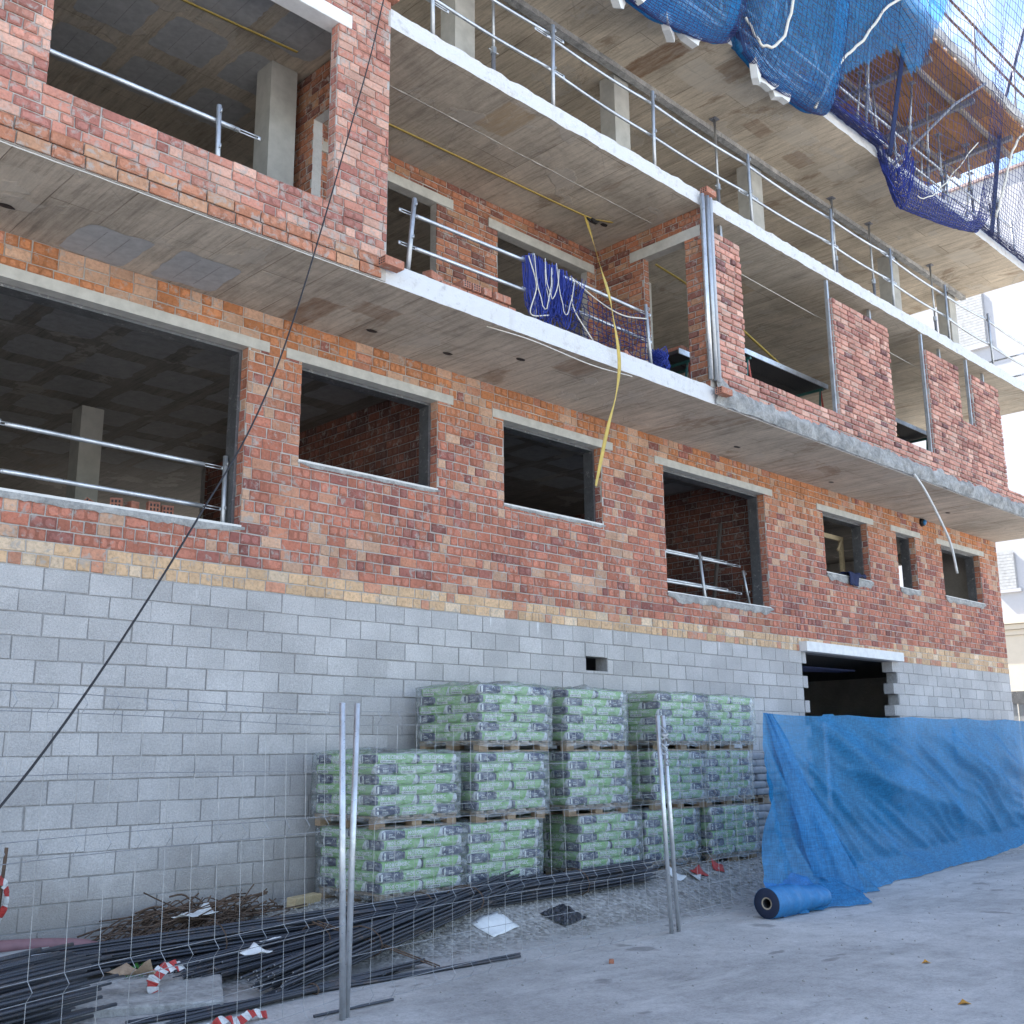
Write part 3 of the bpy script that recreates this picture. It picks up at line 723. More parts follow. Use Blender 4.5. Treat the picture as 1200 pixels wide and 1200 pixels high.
part(12,XE-2.5,17.5,0,4.79,7.45,[(12.6,15,5.2,7.2),(16,19,5.2,7.2),(19.6,22,4.8,7.2)],'x',67)
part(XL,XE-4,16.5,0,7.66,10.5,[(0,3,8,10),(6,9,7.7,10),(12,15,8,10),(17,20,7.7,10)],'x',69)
mb=MB(); mb.box((XL,WY+.2,G),(XL+.2,22,1.6)); mb.box((XL,21.8,G),(XE,22,1.6)); mb.box((XL,WY+.13,1.93),(XL+.15,22,10.5)); mb.build('side_wall',[M['conc']],B)
# soffit pipe and cable coils in the garage
mb=MB(); 
for k in range(3): mb.tube([(16.4,10.1+k*.12,1.42-k*.03),(19.0,10.1+k*.14,1.44)],.02,6)
mb.build('ceiling_pipe',[M['denim']],B)
# formwork deck for the next floor
D=empty('formwork_deck',(14,9,13.2),'brown plywood formwork deck on steel beams above the third floor','formwork')
mb=MB(); mb.box((XL,7.30,13.30),(24.0,20,13.345)); mb.build('plywood_deck',[M['ply']],D)
mb=MB()
for y in (7.9,9.1,10.3,11.5,13,14.5): mb.box((XL,y-.04,13.20),(24.0,y+.04,13.297))
mb.build('main_beams',[mk_wood('grey_timber',(.22,.19,.16),(.36,.32,.28))],D)
mb=MB()
for x in range(1,25,2): mb.box((x-.05,7.5,13.10),(x+.05,16,13.198))
mb.build('cross_beams',[M['prop']],D)
mb=MB(); rg=random.Random(4)
mb.box((XL,7.22,13.35),(24.05,7.27,13.60)); 
for k in range(26):
    x=13+k*.43; mb.obox(Matrix.Translation((x,7.34,13.40+rg.uniform(-.02,.05)))@Matrix.Rotation(rg.uniform(-.2,.2),4,'Z'),(rg.uniform(.3,.6),.16,.07),0)
mb.build('edge_board',[mk_wood('grey_edge_board',(.35,.33,.30),(.58,.56,.53))],D)
def prop(x,y,lx,ly,grp='steel props under the formwork deck',za=10.75,zb=13.1,lab='slender worn steel prop standing on the third-floor slab under the formwork'):
    o=empty('steel_prop',(x,y,za),lab,'prop',grp)
    a=Vector((x,y,za)); b=Vector((x+lx,y+ly,zb)); m=a.lerp(b,.55)
    mb=MB(); mb.tube([a,m],.030,7); mb.build('outer_tube',[M['prop']],o,True)
    mb=MB(); mb.tube([m,b],.022,7); mb.build('inner_tube',[M['galv']],o,True)
    mb=MB(); mb.tube([m-Vector((.0,0,.05)),m+Vector((0,0,.05))],.043,8); mb.tube([m+Vector((-.09,0,0)),m+Vector((.09,0,0))],.009,5); mb.build('collar',[M['galv']],o)
    mb=MB(); mb.obox(Matrix.Translation(a+Vector((0,0,.004))),(.13,.13,.012)); mb.build('base_plate',[M['prop']],o)
    mb=MB(); mb.obox(Matrix.Translation(b),(.13,.13,.012)); mb.build('head_plate',[M['prop']],o)
for x in (8.9,14.1,18.0,19.5,22.3): prop(x,9.3,.0,.0,'steel props on the second floor',7.67,10.49,'thin rusty steel prop standing behind the guardrail of the second-floor slab')
rg=random.Random(12)
for y in (8.35,8.9,9.6,10.9,12.3):
    x=9.6+rg.uniform(0,.5)
    while x<24.3:
        prop(x+rg.uniform(-.2,.2),y+rg.uniform(-.15,.15),rg.uniform(-.3,.45),rg.uniform(-.35,.15)); x+=1.05 if y<10 else 1.9
# ------------------------------------------------------------------ guardrails
def rail_tube(name,a,b,par,r=.021,flat=.22,mat=None,sag=0.0):
    # telescopic rail: tube with flattened slotted ends
    a=Vector(a); b=Vector(b); d=(b-a).normalized(); mb=MB()
    pts=[a+d*flat+Vector((0,0,-sag*math.sin(math.pi*k/10)))+(b-a-2*flat*d)*(k/10) for k in range(11)]
    mb.tube(pts,r,8)
    for p,q in ((a,a+d*flat),(b-d*flat,b)):
        up=Vector((0,0,1)); n=d.cross(up).normalized(); u2=n.cross(d)
        Mx=Matrix((( *d,0),( *n,0),( *u2,0),(0,0,0,1))).transposed(); 
        for s in(-1,1):
            mb.obox(Matrix.Translation((p+q)/2+u2*.014*s)@Mx,((q-p).length,.010,.010))
        for e in (p,q): mb.obox(Matrix.Translation(e)@Mx,(.03,.012,.038))
    return mb.build(name,mat or M['galvb'],par,True)
def post(a,b,par,r=.021,mat=None):
    a=Vector(a); b=Vector(b); mb=MB(); mb.tube([a,b],r,8)
    for t in (.48,.92):
        p=a.lerp(b,t); mb.tube([p+Vector((0,-.045,.015)),p+Vector((0,-.05,-.02)),p+Vector((0,.03,-.02))],.007,5)
    return mb.build('post',mat or M['galv'],par,True)
# second floor, along the slab edge
g=empty('guardrail',(6.8,8.05,7.66),'long steel guardrail along the edge of the second-floor slab','guardrail','guardrails')
px=[4.6,6.78,8.71,10.71,13.07,15.5,17.6,19.89,21.96,24.3]
for x in px: post((x,8.05,7.66),(x+R.uniform(-.03,.03),8.05,8.86),g,.024)
for a,b in zip(px,px[1:]):
    for z in (8.22,8.72): rail_tube('rail',(a-.25,8.09,z+R.uniform(-.05,.05)),(b+.25,8.09,z+R.uniform(-.05,.05)),g,.019,sag=.03)
for z in (8.2,8.68): rail_tube('rail',(24.42,8.05,z),(24.42,10.4,z),g)
for x in (24.42,): post((x,10.2,7.66),(x,10.2,8.84),g)
g=empty('guardrail',(6.5,8.05,4.79),'steel guardrail of the recessed terrace with the blue net hung over it','guardrail','guardrails')
post((6.47,8.05,4.79),(6.55,8.05,5.66),g,.026); post((8.34,8.05,4.79),(8.32,8.05,5.63),g,.026); post((10.47,8.05,4.79),(10.40,8.05,5.62),g,.023)
for z in (5.50,5.13):
    rail_tube('rail',(6.40,8.10,z),(8.55,8.10,z+.04),g,.022); rail_tube('rail',(8.2,8.10,z+.05),(10.55,8.10,z+.03),g,.022)
g=empty('guardrail',(4.3,8.15,5.17),'steel guardrail standing in the big first-floor opening at top left','guardrail','guardrails')
post((4.35,8.16,5.0),(4.33,8.16,5.80),g,.024)
for z in (5.62,5.21): rail_tube('rail',(1.6,8.2,z-.01),(4.78,8.2,z+.05),g,.023)
g=empty('guardrail',(5.4,9.68,2.2),'steel guardrail standing in the wide ground-floor opening at the left','guardrail','guardrails')
post((5.43,9.66,1.93),(5.42,9.66,2.98),g,.026)
for z in (2.86,2.43): rail_tube('rail',(1.9,9.68,z+.06),(3.2,9.68,z+.03),g,.024); rail_tube('rail',(3.05,9.70,z+.02),(5.42,9.70,z),g,.024)
g=empty('guardrail',(13.8,9.7,2.2),'steel guardrail standing in the tall ground-floor opening above the bag pallets','guardrail','guardrails')
post((13.92,9.78,1.93),(13.76,9.78,3.02),g,.026); post((15.10,9.76,2.2),(14.92,9.76,2.86),g,.02)
for z in (2.93,2.48):
    rail_tube('rail',(12.2,9.8,z),(14.9,9.8,z+.0),g,.022); rail_tube('rail',(12.4,9.86,z+.05),(14.6,9.86,z+.04),g,.022)
# vertical steel guide posts in the first-floor brickwork
def guide(x,y,lab,z0=4.79):
    mb=MB(); mb.obox(Matrix.Translation((x,y,(z0+7.44)/2)),(.05,.05,7.44-z0),0,None,.006); o=mb.build('guide_post',M['galv'])
    tag(o,lab,'guide post','steel guide posts for the brickwork')
for x,y,lab in ((12.31,SY+.16,'thin steel guide post rising behind the first pink brick pier'),(15.12,SY+.05,'steel guide post at the left edge of the broad pink brick panel'),
  (16.76,SY+.16,'thin steel guide post rising behind the broad pink brick panel'),(18.49,SY+.05,'steel guide post at the left edge of the narrow pink brick panel'),
  (19.49,SY+.16,'thin steel guide post rising behind the narrow pink brick panel'),(20.44,SY+.05,'steel guide post at the left edge of the last pink brick panel'),
  (21.5,SY+.16,'thin steel guide post rising behind the last pink brick panel'),(11.95,SY+.30,'steel guide post standing inside behind the corner pier')): guide(x,y,lab)
o=empty('guide_pole',(11.7,SY-.05,4.6),'cluster of vertical steel tubes with blue stains strapped to the brick corner','guide pole')
for k,(x,y,r,mt) in enumerate(((11.58,SY-.06,.035,'galvb'),(11.68,SY-.075,.032,'galv'),(11.765,SY-.07,.030,'bluestain'))):
    if mt=='bluestain': mt=mk_paint('blue_stained_tube',(.45,.47,.5),(.05,.10,.32),.5)
    else: mt=M[mt]
    mb=MB(); mb.tube([(x,y,4.86),(x-.005,y,6.2),(x,y,7.58)],r,9); mb.build('tube',mt,o,True)
# ------------------------------------------------------------------ loose bricks
def brick_mesh(holes=True):
    mb=MB(); mb.obox(Matrix(),(.24,.115,.09),0,(.40,.17,.11),.004)
    if holes:
        for s in(-1,1):
            for i in range(3):
                for j in range(3):
                    y=(i-1)*.033; z=(j-1)*.026
                    q=[(s*.1215,y-.010,z-.008),(s*.1215,y+.010,z-.008),(s*.1215,y+.010,z+.008),(s*.1215,y-.010,z+.008)]
                    mb.add(q,[(0,1,2,3) if s>0 else (3,2,1,0)],1,(.05,.025,.02))
        for i in range(5):
            for j in range(3):
                x=(i-2)*.042; y=(j-1)*.033
                mb.add([(x-.013,y-.009,.0465),(x+.013,y-.009,.0465),(x+.013,y+.009,.0465),(x-.013,y+.009,.0465)],[(0,1,2,3)],1,(.05,.025,.02))
    return mb
LB=brick_mesh(True).build('loose_brick',[M['brick'],M['black']]); LB2=brick_mesh(False).build('loose_brick',[M['brick'],M['black']])
first={0:True,1:True}
def loose(x,y,z,rz,lab,grp,plain=False,rx=0,ry=0):
    k=1 if plain else 0; src=LB2 if plain else LB
    if first[k]: o=src; first[k]=False
    else: o=src.copy(); COL.objects.link(o)
    o.location=(x,y,z); o.rotation_euler=(rx,ry,rz); return tag(o,lab,'brick',grp)
g1='bricks stacked on the terrace edge'
zt=4.795
k=0
for i in range(9):
    x=7.02+i*.123
    loose(x,8.20,zt+.046,rad(90)+R.uniform(-.05,.05),'loose red brick in the bottom row of the low stack on the terrace edge',g1,True)
for i,x in enumerate((6.94,7.30,7.44,7.60,7.77,7.90)):
    h=i in(1,2)
    loose(x,8.17+.03*(i==0),zt+.139,rad(90)+R.uniform(-.08,.08) if i else .3,'hollow-ended red brick on top of the low stack on the terrace edge' if h else ('loose red brick lying askew at the left end of the low stack' if i==0 else 'plain red brick in the top row of the low stack on the terrace edge'),g1,not h)
g2='bricks inside the wide ground-floor opening'
mb=MB(); mb.box((XL,WY+.315,1.935),(5.44,WY+.80,2.20)); mb.build('inner_ledge',[M['cement']],gfw)
H=math.pi/2
for (x,y,z,rz,rx,ry,lab) in ((3.98,9.98,.085,.5,.7,0,'tilted red brick at the left of the heap inside the wide ground-floor opening'),(4.22,9.98,.095,.8,.6,.25,'second tilted red brick of the heap inside the wide ground-floor opening'),
   (4.46,10.0,.12,-2.1,0,H,'upright perforated brick in the middle of the heap inside the wide ground-floor opening'),(4.64,10.05,.12,.2,0,H,'upright brick behind the perforated ones in the wide ground-floor opening'),
   (4.80,9.92,.12,-1.75,0,H,'front perforated brick of the heap inside the wide ground-floor opening'),(4.98,9.98,.12,-1.9,0,H,'perforated brick at the right end of the heap inside the wide ground-floor opening')):
    loose(x,y,2.20+z,rz,lab,g2,False,rx,ry)
loose(6.12,SY-.10,4.70+.02,.03,'red brick wedged under the left pier at the end of the white slab edge','odd bricks')
loose(6.06,SY-.03,7.78,.05,'red brick sitting on top of the left pier','odd bricks')
loose(11.78,SY-.12,4.68+.03,.0,'red brick under the steel tubes at the brick corner','odd bricks')
loose(11.74,SY-.06,7.66,.05,'red brick above the steel tubes on the second-floor slab edge','odd bricks')
loose(10.05,8.12,zt+.046,.2,'small red brick lying at the foot of the terrace net','odd bricks',True)
# trestle scaffolds inside the first floor
def trestle(x0,x1,y0,y1,z,lab,legs=True):
    o=empty('trestle_scaffold',((x0+x1)/2,(y0+y1)/2,4.79),lab,'scaffold','trestle scaffolds on the first floor')
    for k in range(2):
        ya=lerp(y0,y1,k/2); yb=lerp(y0,y1,(k+1)/2)-.02
        mb=MB(); mb.box((x0,ya,z-.05),(x1,yb,z),0); mb.build('plank',[M['checker']],o)
    mb=MB(); mb.box((x0,y0-.02,z-.06),(x1,y0-.002,z+.02)); mb.build('edge_rail',[M['galvb']],o)
    for x in (x0+.3,x1-.15):
        mb=MB(); mb.tube([(x,y0,z-.09),(x,y1,z-.09)],.025,6); mb.build('bearer',[M['green']],o)
        for y in (y0+.05,y1-.05):
            for s in (-1,1):
                mb=MB(); mb.tube([(x,y,z-.09),(x+s*.18,y,4.8)],.018,6); mb.build('leg',[M['red'] if s>0 else M['green']],o)
    return o
trestle(13.3,15.9,8.55,9.35,5.95,'dark scaffold trestle behind the first opening in the pink brick wall')
trestle(18.2,20.2,8.7,9.5,6.0,'dark scaffold trestle behind the second opening in the pink brick wall')
o=trestle(11.95,12.7,8.7,9.3,5.6,'small green trestle with bricks seen through the terrace doorway')
for k in range(4): loose(12.1+k*.13,8.82,5.65,rad(90),'brick lying on the small green trestle in the terrace doorway','bricks on the small trestle',k%2==0)
# ------------------------------------------------------------------ nets
def polynet(P,ni,nj,mb,r,jit=.0,seed=0,tn=3,skip=None,mi=0):
    # P(i,j) -> point; weave threads both ways
    rg=random.Random(seed)
    g=[[Vector(P(i/ni,j/nj))+Vector((rg.uniform(-jit,jit),rg.uniform(-jit,jit),rg.uniform(-jit,jit))) for j in range(nj+1)] for i in range(ni+1)]
    for i in range(ni+1): mb.tube(g[i],r,tn,mi,None,False)
    for j in range(nj+1): mb.tube([g[i][j] for i in range(ni+1)],r,tn,mi,None,False)
# big safety net over the third-floor edge
PKT=[(7.6,12.45,.80),(12.45,15.4,.40),(15.4,17.25,.10),(17.25,21.4,1.0),(21.4,27.5,.05)]
def sag(x):
    for a,b,s in PKT:
        if a<=x<=b:
            t=(x-a)/(b-a)
            if s==1.0: return s*(t/.10)**.6 if t<.10 else s*max(0,(1-(t-.10)/.90))**.72
            if s==.80: return s*math.sin(math.pi*t)**.6
            return s*math.sin(math.pi*t)**.75
    return 0.0
def netp(x,t):
    s=sag(x); x2=x
    w=.10*nz(x*1.3,t*4,5)
    if s<.14: pts=[(7.94,10.66),(7.86,10.66-s*.3),(7.74,10.72),(7.55,11.6),(7.25,13.2),(6.75,15.2),(6.3,17.2)]
    else: pts=[(7.95,10.60),(7.90,10.50-s*.75),(7.72,10.48-s*.86),(7.45,10.85-s*.40),(7.05,12.6),(6.75,15.0),(6.3,17.2)]
    k=t*(len(pts)-1); i=min(int(k),len(pts)-2); f=k-i
    a=pts[max(0,i-1)];b=pts[i];c=pts[i+1];d=pts[min(len(pts)-1,i+2)]
    q=[.5*(2*b[n]+(c[n]-a[n])*f+(2*a[n]-5*b[n]+4*c[n]-d[n])*f*f+(3*b[n]-a[n]-3*c[n]+d[n])*f**3) for n in(0,1)]
    return Vector((x2,q[0]-w*sm(.2,.5,t)-.012,q[1]))
SN=empty('safety_net',(16,7.9,10.7),'dark blue safety net hung in pockets in front of the third-floor edge','safety net')
mb=MB(); 
x0n,x1n=7.6,27.4
polynet(lambda u,v:netp(lerp(x0n,x1n,u),v),170,72,mb,.0050,.008,3)
mb.build('net_mesh',[M['net']],SN)
# denser bunched net in the third pocket and along the slab edge
mb=MB()
for rep in range(1):
    polynet(lambda u,v:netp(lerp(17.28,21.3,u),.03+.43*v)+Vector((.04*rep,-.04*rep,.03*rep)),40,15,mb,.0060,.010,5+rep)
rg=random.Random(3)
for k in range(20):
    x=17.2+abs(rg.gauss(0,.16)); mb.tube([netp(x+rg.uniform(-.05,.12)+.10*sm(0,.5,t*.5),t*.48)+Vector((rg.uniform(-.03,.03),rg.uniform(-.03,.03),0)) for t in [j/9 for j in range(10)]],.009,3,0,None,False)
for k in range(16):
    y=rg.uniform(7.75,7.93); z=rg.uniform(10.68,10.95)
    mb.tube([(x,y+.04*nz(x*2,k),z+.12*nz(x*1.1,k*3.3)) for x in [14.6+j*.13 for j in range(22)]],.008,3,0,None,False)
mb.build('bunched_net',[M['netl']],SN)
mb=MB()
def ropep(pts,r=.022,mbx=mb,nn=7):
    P=cat(pts,nn); mbx.tube([p+Vector((0,-.02+.012*math.sin(i*2.1),.014*math.sin(i*1.7))) for i,p in enumerate(P)],r,5)
ropep([netp(12.62,.36),netp(12.9,.42),netp(13.3,.5),netp(13.45,.6),netp(13.9,.7)],.024)
ropep([netp(14.6,.32),netp(15.35,.46),netp(16.0,.55),netp(16.9,.66),netp(17.9,.74),netp(19.2,.78),netp(20.6,.86)],.026)
ropep([netp(21.9,.38),netp(22.1,.5),netp(22.6,.62),netp(23.5,.7)],.026)
ropep([netp(17.4,.30),netp(18.2,.40),netp(19.0,.49),netp(20.2,.60)],.012)
mb.build('border_rope',[M['rope']],SN,True)
# blue debris cloth lying inside the net
mb=MB(); nu,nv=110,64; vs=[];fs=[];keep={}
def clothp(u,v):
    x=lerp(8.6,19.5,u); t=lerp(.05,.80,v)
    p=netp(x,t); f=.03*nz(x*1.1+t*6,t*3,2)+.09*max(0,nz(x*.9+t*7.5,t*1.2,7))
    return p+Vector((0,.05+f,.03+f*.4)), x, t
for i in range(nu+1):
    for j in range(nv+1):
        p,x,t=clothp(i/nu,j/nv); vs.append(tuple(p))
def inside(x,t):
    K=[(0,15.0),(.30,15.3),(.42,15.55),(.5,16.1),(.667,18.0),(.79,18.9),(1,20)]
    for (a,p),(b,q) in zip(K,K[1:]):
        if a<=t<=b: return x<lerp(p,q,(t-a)/(b-a))+.10*nz(t*6,3.)
for i in range(nu):
    for j in range(nv):
        _,x,t=clothp((i+.5)/nu,(j+.5)/nv)
        if inside(x,t): fs.append((i*(nv+1)+j,(i+1)*(nv+1)+j,(i+1)*(nv+1)+j+1,i*(nv+1)+j+1))
mb.add(vs,fs); tag(mb.build('debris_cloth',[M['tarp2']],None,True),'translucent blue debris cloth lying inside the safety net under the top deck','tarpaulin')
# second fold of the cloth gathered in the pockets
mb=MB(); vs=[];fs=[]; nu,nv=70,10
for i in range(nu+1):
    x=lerp(8.8,15.0,i/nu)
    for j in range(nv+1):
        t=lerp(.04,.34+.12*nz(x*.9,1)-.08*sm(13.5,15,x),j/nv); vs.append(tuple(netp(x,t)+Vector((0,.09+.05*nz(x*3,t*9),.05+.05*nz(x*2,t*5,3)))))
for i in range(nu):
    for j in range(nv): a=i*(nv+1)+j; fs.append((a,a+nv+1,a+nv+2,a+1))
mb.add(vs,fs); tag(mb.build('debris_cloth',[M['tarp']],None,True),'opaque blue cloth gathered along the bottom of the net pockets','tarpaulin')
# chunks of white debris caught in the net
rg=random.Random(17)
def chunk(x,t,s,lab,off=.06):
    mb=MB(); n=7
    M0=Matrix.Translation(netp(x,t)+Vector((0,off,.04)))@Matrix.Rotation(rg.uniform(-.4,.4),4,'Y')@Matrix.Rotation(rg.uniform(-.5,.5),4,'Z')
    prof=[]
    for k in range(10):
        a=2*math.pi*k/10; r=1+.35*rg.uniform(-1,1); prof.append((math.cos(a)*s[0]*r,math.sin(a)*s[1]*r))
    vs=[tuple(M0@Vector((p[0],-.05,p[1]))) for p in prof]+[tuple(M0@Vector((p[0]*.9,.06,p[1]*.9))) for p in prof]
    fs=[tuple(range(10)),tuple(range(19,9,-1))]+[((k+1)%10,k,10+k,10+(k+1)%10) for k in range(10)]
    mb.add(vs,fs); return tag(mb.build('foam_chunk',[M['foam']]),lab,'debris','white debris in the safety net')
chunk(13.06,.26,(.16,.26),'tall white foam chunk caught low in the second net pocket',.03)
chunk(13.42,.215,(.22,.15),'left piece of the flat white foam chunks in the second net pocket',.03)
chunk(13.78,.225,(.20,.16),'right piece of the flat white foam chunks in the second net pocket',.03)
chunk(9.75,.27,(.38,.13),'long white foam slab at the left end of the first net pocket')
chunk(10.95,.215,(.28,.13),'white foam slab low in the first net pocket')
chunk(11.4,.225,(.22,.12),'small white foam piece beside the slab low in the first net pocket')
chunk(10.1,.37,(.12,.16),'small pale scrap high in the first net pocket')
# leaning net poles and rails on the third floor
for x,lab in ((17.7,'dark blue steel net pole at the right edge of the blue cloth'),(22.3,'dark blue steel net pole near the end of the third floor'),(12.5,'blue steel net pole behind the blue debris cloth')):
    o=empty('net_pole',(x,7.92,10.74),lab,'pole','net poles')
    mb=MB(); a=Vector((x,7.92,10.7)); b=Vector((x+.9,7.72,14.0)); c=Vector((x+1.0,6.4,17.5))
    mb.tube([a,b],.05,4); mb.build('mast',[M['blue']],o)
    mb=MB(); mb.tube([b,c],.045,4); mb.build('arm',[M['blue']],o)
    mb=MB(); mb.obox(Matrix.Translation((x,7.99,10.78)),(.14,.12,.07)); mb.build('bracket',[M['blue']],o)
g=empty('guardrail',(14,8.25,10.74),'steel guardrail between the props on the third floor','guardrail','guardrails')
pz=[9.2,11.6,14.0,16.3,18.6,20.9,23.2,24.4]
for x in pz: post((x,8.2,10.74),(x,8.2,11.9),g,.022)
for a,b in zip(pz,pz[1:]):
    for z in (11.3,11.75): rail_tube('rail',(a-.2,8.24,z),(b+.2,8.24,z+R.uniform(-.04,.04)),g,.022)
g=empty('guardrail',(20,7.0,13.4),'thin guardrail on the edge of the formwork deck against the sky','guardrail','guardrails')
for x in (16.5,18.6,20.7,22.8): post((x,7.3,13.4),(x+.05,7.25,14.75),g,.025,M['prop'])
for z in (14.1,14.6): rail_tube('rail',(14.5,7.24,z),(23.9,7.24,z+.05),g,.026,mat=M['rust'])
tag(g,'thin rusty guardrail on the edge of the formwork deck against the sky')
o=MB(); o.tube([(17.35,7.75,10.25),(19.5,7.35,12.3),(20.9,7.2,13.35)],.028,6); tag(o.build('brace_pole',[M['prop']],None,True),'long diagonal steel pole crossing the net pocket up to the deck edge','pole')
# bunched net over the terrace railing
mb=MB(); rg=random.Random(23)
def hang(x,w,zt,zb,off):
    a=Vector((x,8.03+off,zt)); b=Vector((x+w,8.03+off+rg.uniform(-.05,.05),zt-rg.uniform(0,.15))); 
    pts=[]
    for k in range(11):
        t=k/10; p=a.lerp(b,t); p.z-= (zt-zb)*math.sin(math.pi*t)**.8; p.x+=.03*nz(x*9,k*.7,off*9); pts.append(p)
    return pts
for k in range(170):
    x=8.20+rg.random()**1.2*.62; mb.tube(hang(x,rg.uniform(.06,.40),5.58+.02*rg.random()-.06*(x-8.2),rg.uniform(4.80,5.35)+.12*(x-8.2),rg.uniform(-.05,.11)),.0055,3,0,None,False)
hn=empty('safety_net',(8.4,8.05,4.8),'bright blue net bunched over the terrace guardrail','safety net')
mb.build('bunched_net',[M['netl']],hn)
mb=MB()
for k in range(4): mb.tube(hang(8.22+rg.random()*.4,rg.uniform(.15,.35),5.58,rg.uniform(4.95,5.3),-.07),.0065,4)
mb.tube(cat([(8.2,8.0,5.55),(8.3,7.98,5.2),(8.22,8.0,4.85),(8.5,7.98,4.9)]),.009,4)
mb.tube(cat([(8.9,8.0,5.52),(9.4,8.02,5.38),(9.9,8.04,5.33),(10.4,8.04,5.42)]),.010,4)
mb.tube(cat([(8.95,8.03,5.3),(9.0,8.02,5.1),(9.3,8.0,4.8)]),.010,4)
mb.build('border_rope',[M['rope']],hn,True)
mb=MB(); polynet(lambda u,v:(lerp(8.95,10.42,u)+.05*math.sin(v*3)*u,8.06+.04*nz(u*4,v*4),lerp(5.50-.12*math.sin(math.pi*u),4.80,v)),18,9,mb,.006,.012,9); mb.build('net_mesh',[M['net']],hn)
mb=MB(); rg=random.Random(29)
for k in range(70):
    a=rg.uniform(0,6.28); r=rg.uniform(.04,.15); z=4.80+rg.random()*.28
    mb.tube([(10.72+math.cos(a+q)*r*(1-z+4.8),8.12+math.sin(a+q)*r,z+.05*math.sin(3*q)) for q in (0,.6,1.2,1.8,2.4)],.007,3,0,None,False)
tag(mb.build('net_heap',[M['netl']]),'small heap of bright blue net on the terrace floor beside the doorway','net')
# ------------------------------------------------------------------ straps, hoses, cables
def ribbon(name,pts,w,mat,lab,c,nn=8,side=Vector((0,1,0)),twist=0):
    P=cat(pts,nn); mb=MB(); vs=[];fs=[]
    for i,p in enumerate(P):
        t=(P[min(i+1,len(P)-1)]-P[max(i-1,0)]).normalized(); s=side.cross(t)
        if s.length<.05: s=Vector((1,0,0))
        s.normalize(); n=t.cross(s)
        a=twist*math.sin(i*.35); d=s*math.cos(a)+n*math.sin(a)
        for q in(-1,1):
            for k in(-1,1): vs.append(tuple(p+d*q*w/2+n*k*.0025))
        if i:
            b=4*(i-1)
            for k,(m,nx) in enumerate(((0,1),(1,3),(3,2),(2,0))): fs.append((b+m,b+nx,b+4+nx,b+4+m))
    mb.add(vs,fs); return tag(mb.build(name,[mat],None,True),lab,c)
ribbon('strap',[(6.3,9.42,7.43),(7.24,9.36,7.41),(9.0,9.28,7.39),(10.55,9.2,7.37),(10.9,9.16,7.40),(11.1,9.13,7.43)],.036,M['strap'],'yellow strap stretched along the terrace ceiling','strap',side=Vector((0,0,1)))
ribbon('strap',[(10.58,9.2,7.36),(10.45,9.0,7.0),(10.05,8.5,6.2),(9.62,8.02,5.55),(9.55,7.90,5.20),(9.60,7.86,4.62),(9.50,7.84,4.15),(9.33,7.85,3.67),(9.11,7.86,2.96)],.042,M['strap'],'yellow strap hanging from the terrace ceiling down across the slab edge','strap',twist=.5)
ribbon('strap',[(11.9,9.0,7.0),(12.5,8.8,6.75),(13.6,8.8,6.5),(15.0,8.8,6.1)],.045,M['strap'],'yellow strap sloping behind the first opening of the pink wall','strap',side=Vector((0,0,1)))
ribbon('strap',[(17.0,8.8,6.1),(18.0,8.8,5.9),(18.9,8.8,5.75)],.045,M['strap'],'yellow strap sloping behind the second opening of the pink wall','strap',side=Vector((0,0,1)))
ribbon('strap',[(1.5,9.3,7.42),(3.2,9.1,7.38),(5.6,8.9,7.36)],.035,M['strap'],'yellow strap on the ceiling of the top-left room','strap',side=Vector((0,0,1)))
mb=MB(); mb.tube(cat([(10.62,9.2,7.36),(10.75,9.2,7.34),(10.85,9.18,7.38)]),.02,6); mb.obox(Matrix.Translation((10.75,9.19,7.35)),(.12,.05,.05)); tag(mb.build('ratchet',[M['black']]),'dark ratchet buckle at the corner of the yellow ceiling strap','buckle')
mb=MB(); mb.tube(cat([(17.4,SY-.1,4.56),(17.75,SY-.12,4.3),(18.3,SY-.12,3.8),(18.61,SY-.1,3.48),(18.85,SY-.06,3.02)]),.022,7); tag(mb.build('hose',[M['pvc']],None,True),'pale hose hanging from the slab edge in front of the last small window','hose')
mb=MB(); mb.tube(cat([(5.94,7.84,7.62),(5.6,7.7,6.4),(4.28,6.85,3.02),(3.16,6.0,1.35),(1.75,4.85,-.22),(1.10,4.76,-.62)],14),.0065,6); tag(mb.build('cable',[M['black']],None,True),'black cable slanting down from the left pier to the wire fence','cable')
mb=MB(); mb.tube(cat([(7.6,SY+.1,4.54),(8.2,SY-.02,4.50),(9.2,SY-.01,4.47),(10.0,SY+.02,4.53)]),.007,5); tag(mb.build('wire',[M['rope']],None,True),'thin pale wire dangling along the underside of the first-floor slab','wire')
mb=MB(); mb.tube([(12.6,8.3,7.0),(15.1,8.25,6.9),(16.9,8.25,6.95),(20.4,8.25,6.9)],.006,4); tag(mb.build('mason_line',[M['rope']]),'thin string stretched between the steel guide posts','string')
# wall lamp / junction box
o=empty('wall_light',(20.97,WY-.05,4.48),'round black light fitting on the brick wall below the slab','light')
mb=MB(); mb.tube([(20.97,WY,4.47),(20.97,WY-.07,4.47)],[.085,.07],14); mb.build('housing',[M['black']],o,True)
mb=MB(); mb.tube([(20.97,WY-.07,4.47),(20.97,WY-.10,4.46)],[.055,.05],14); mb.build('lens',[M['roll']],o,True)
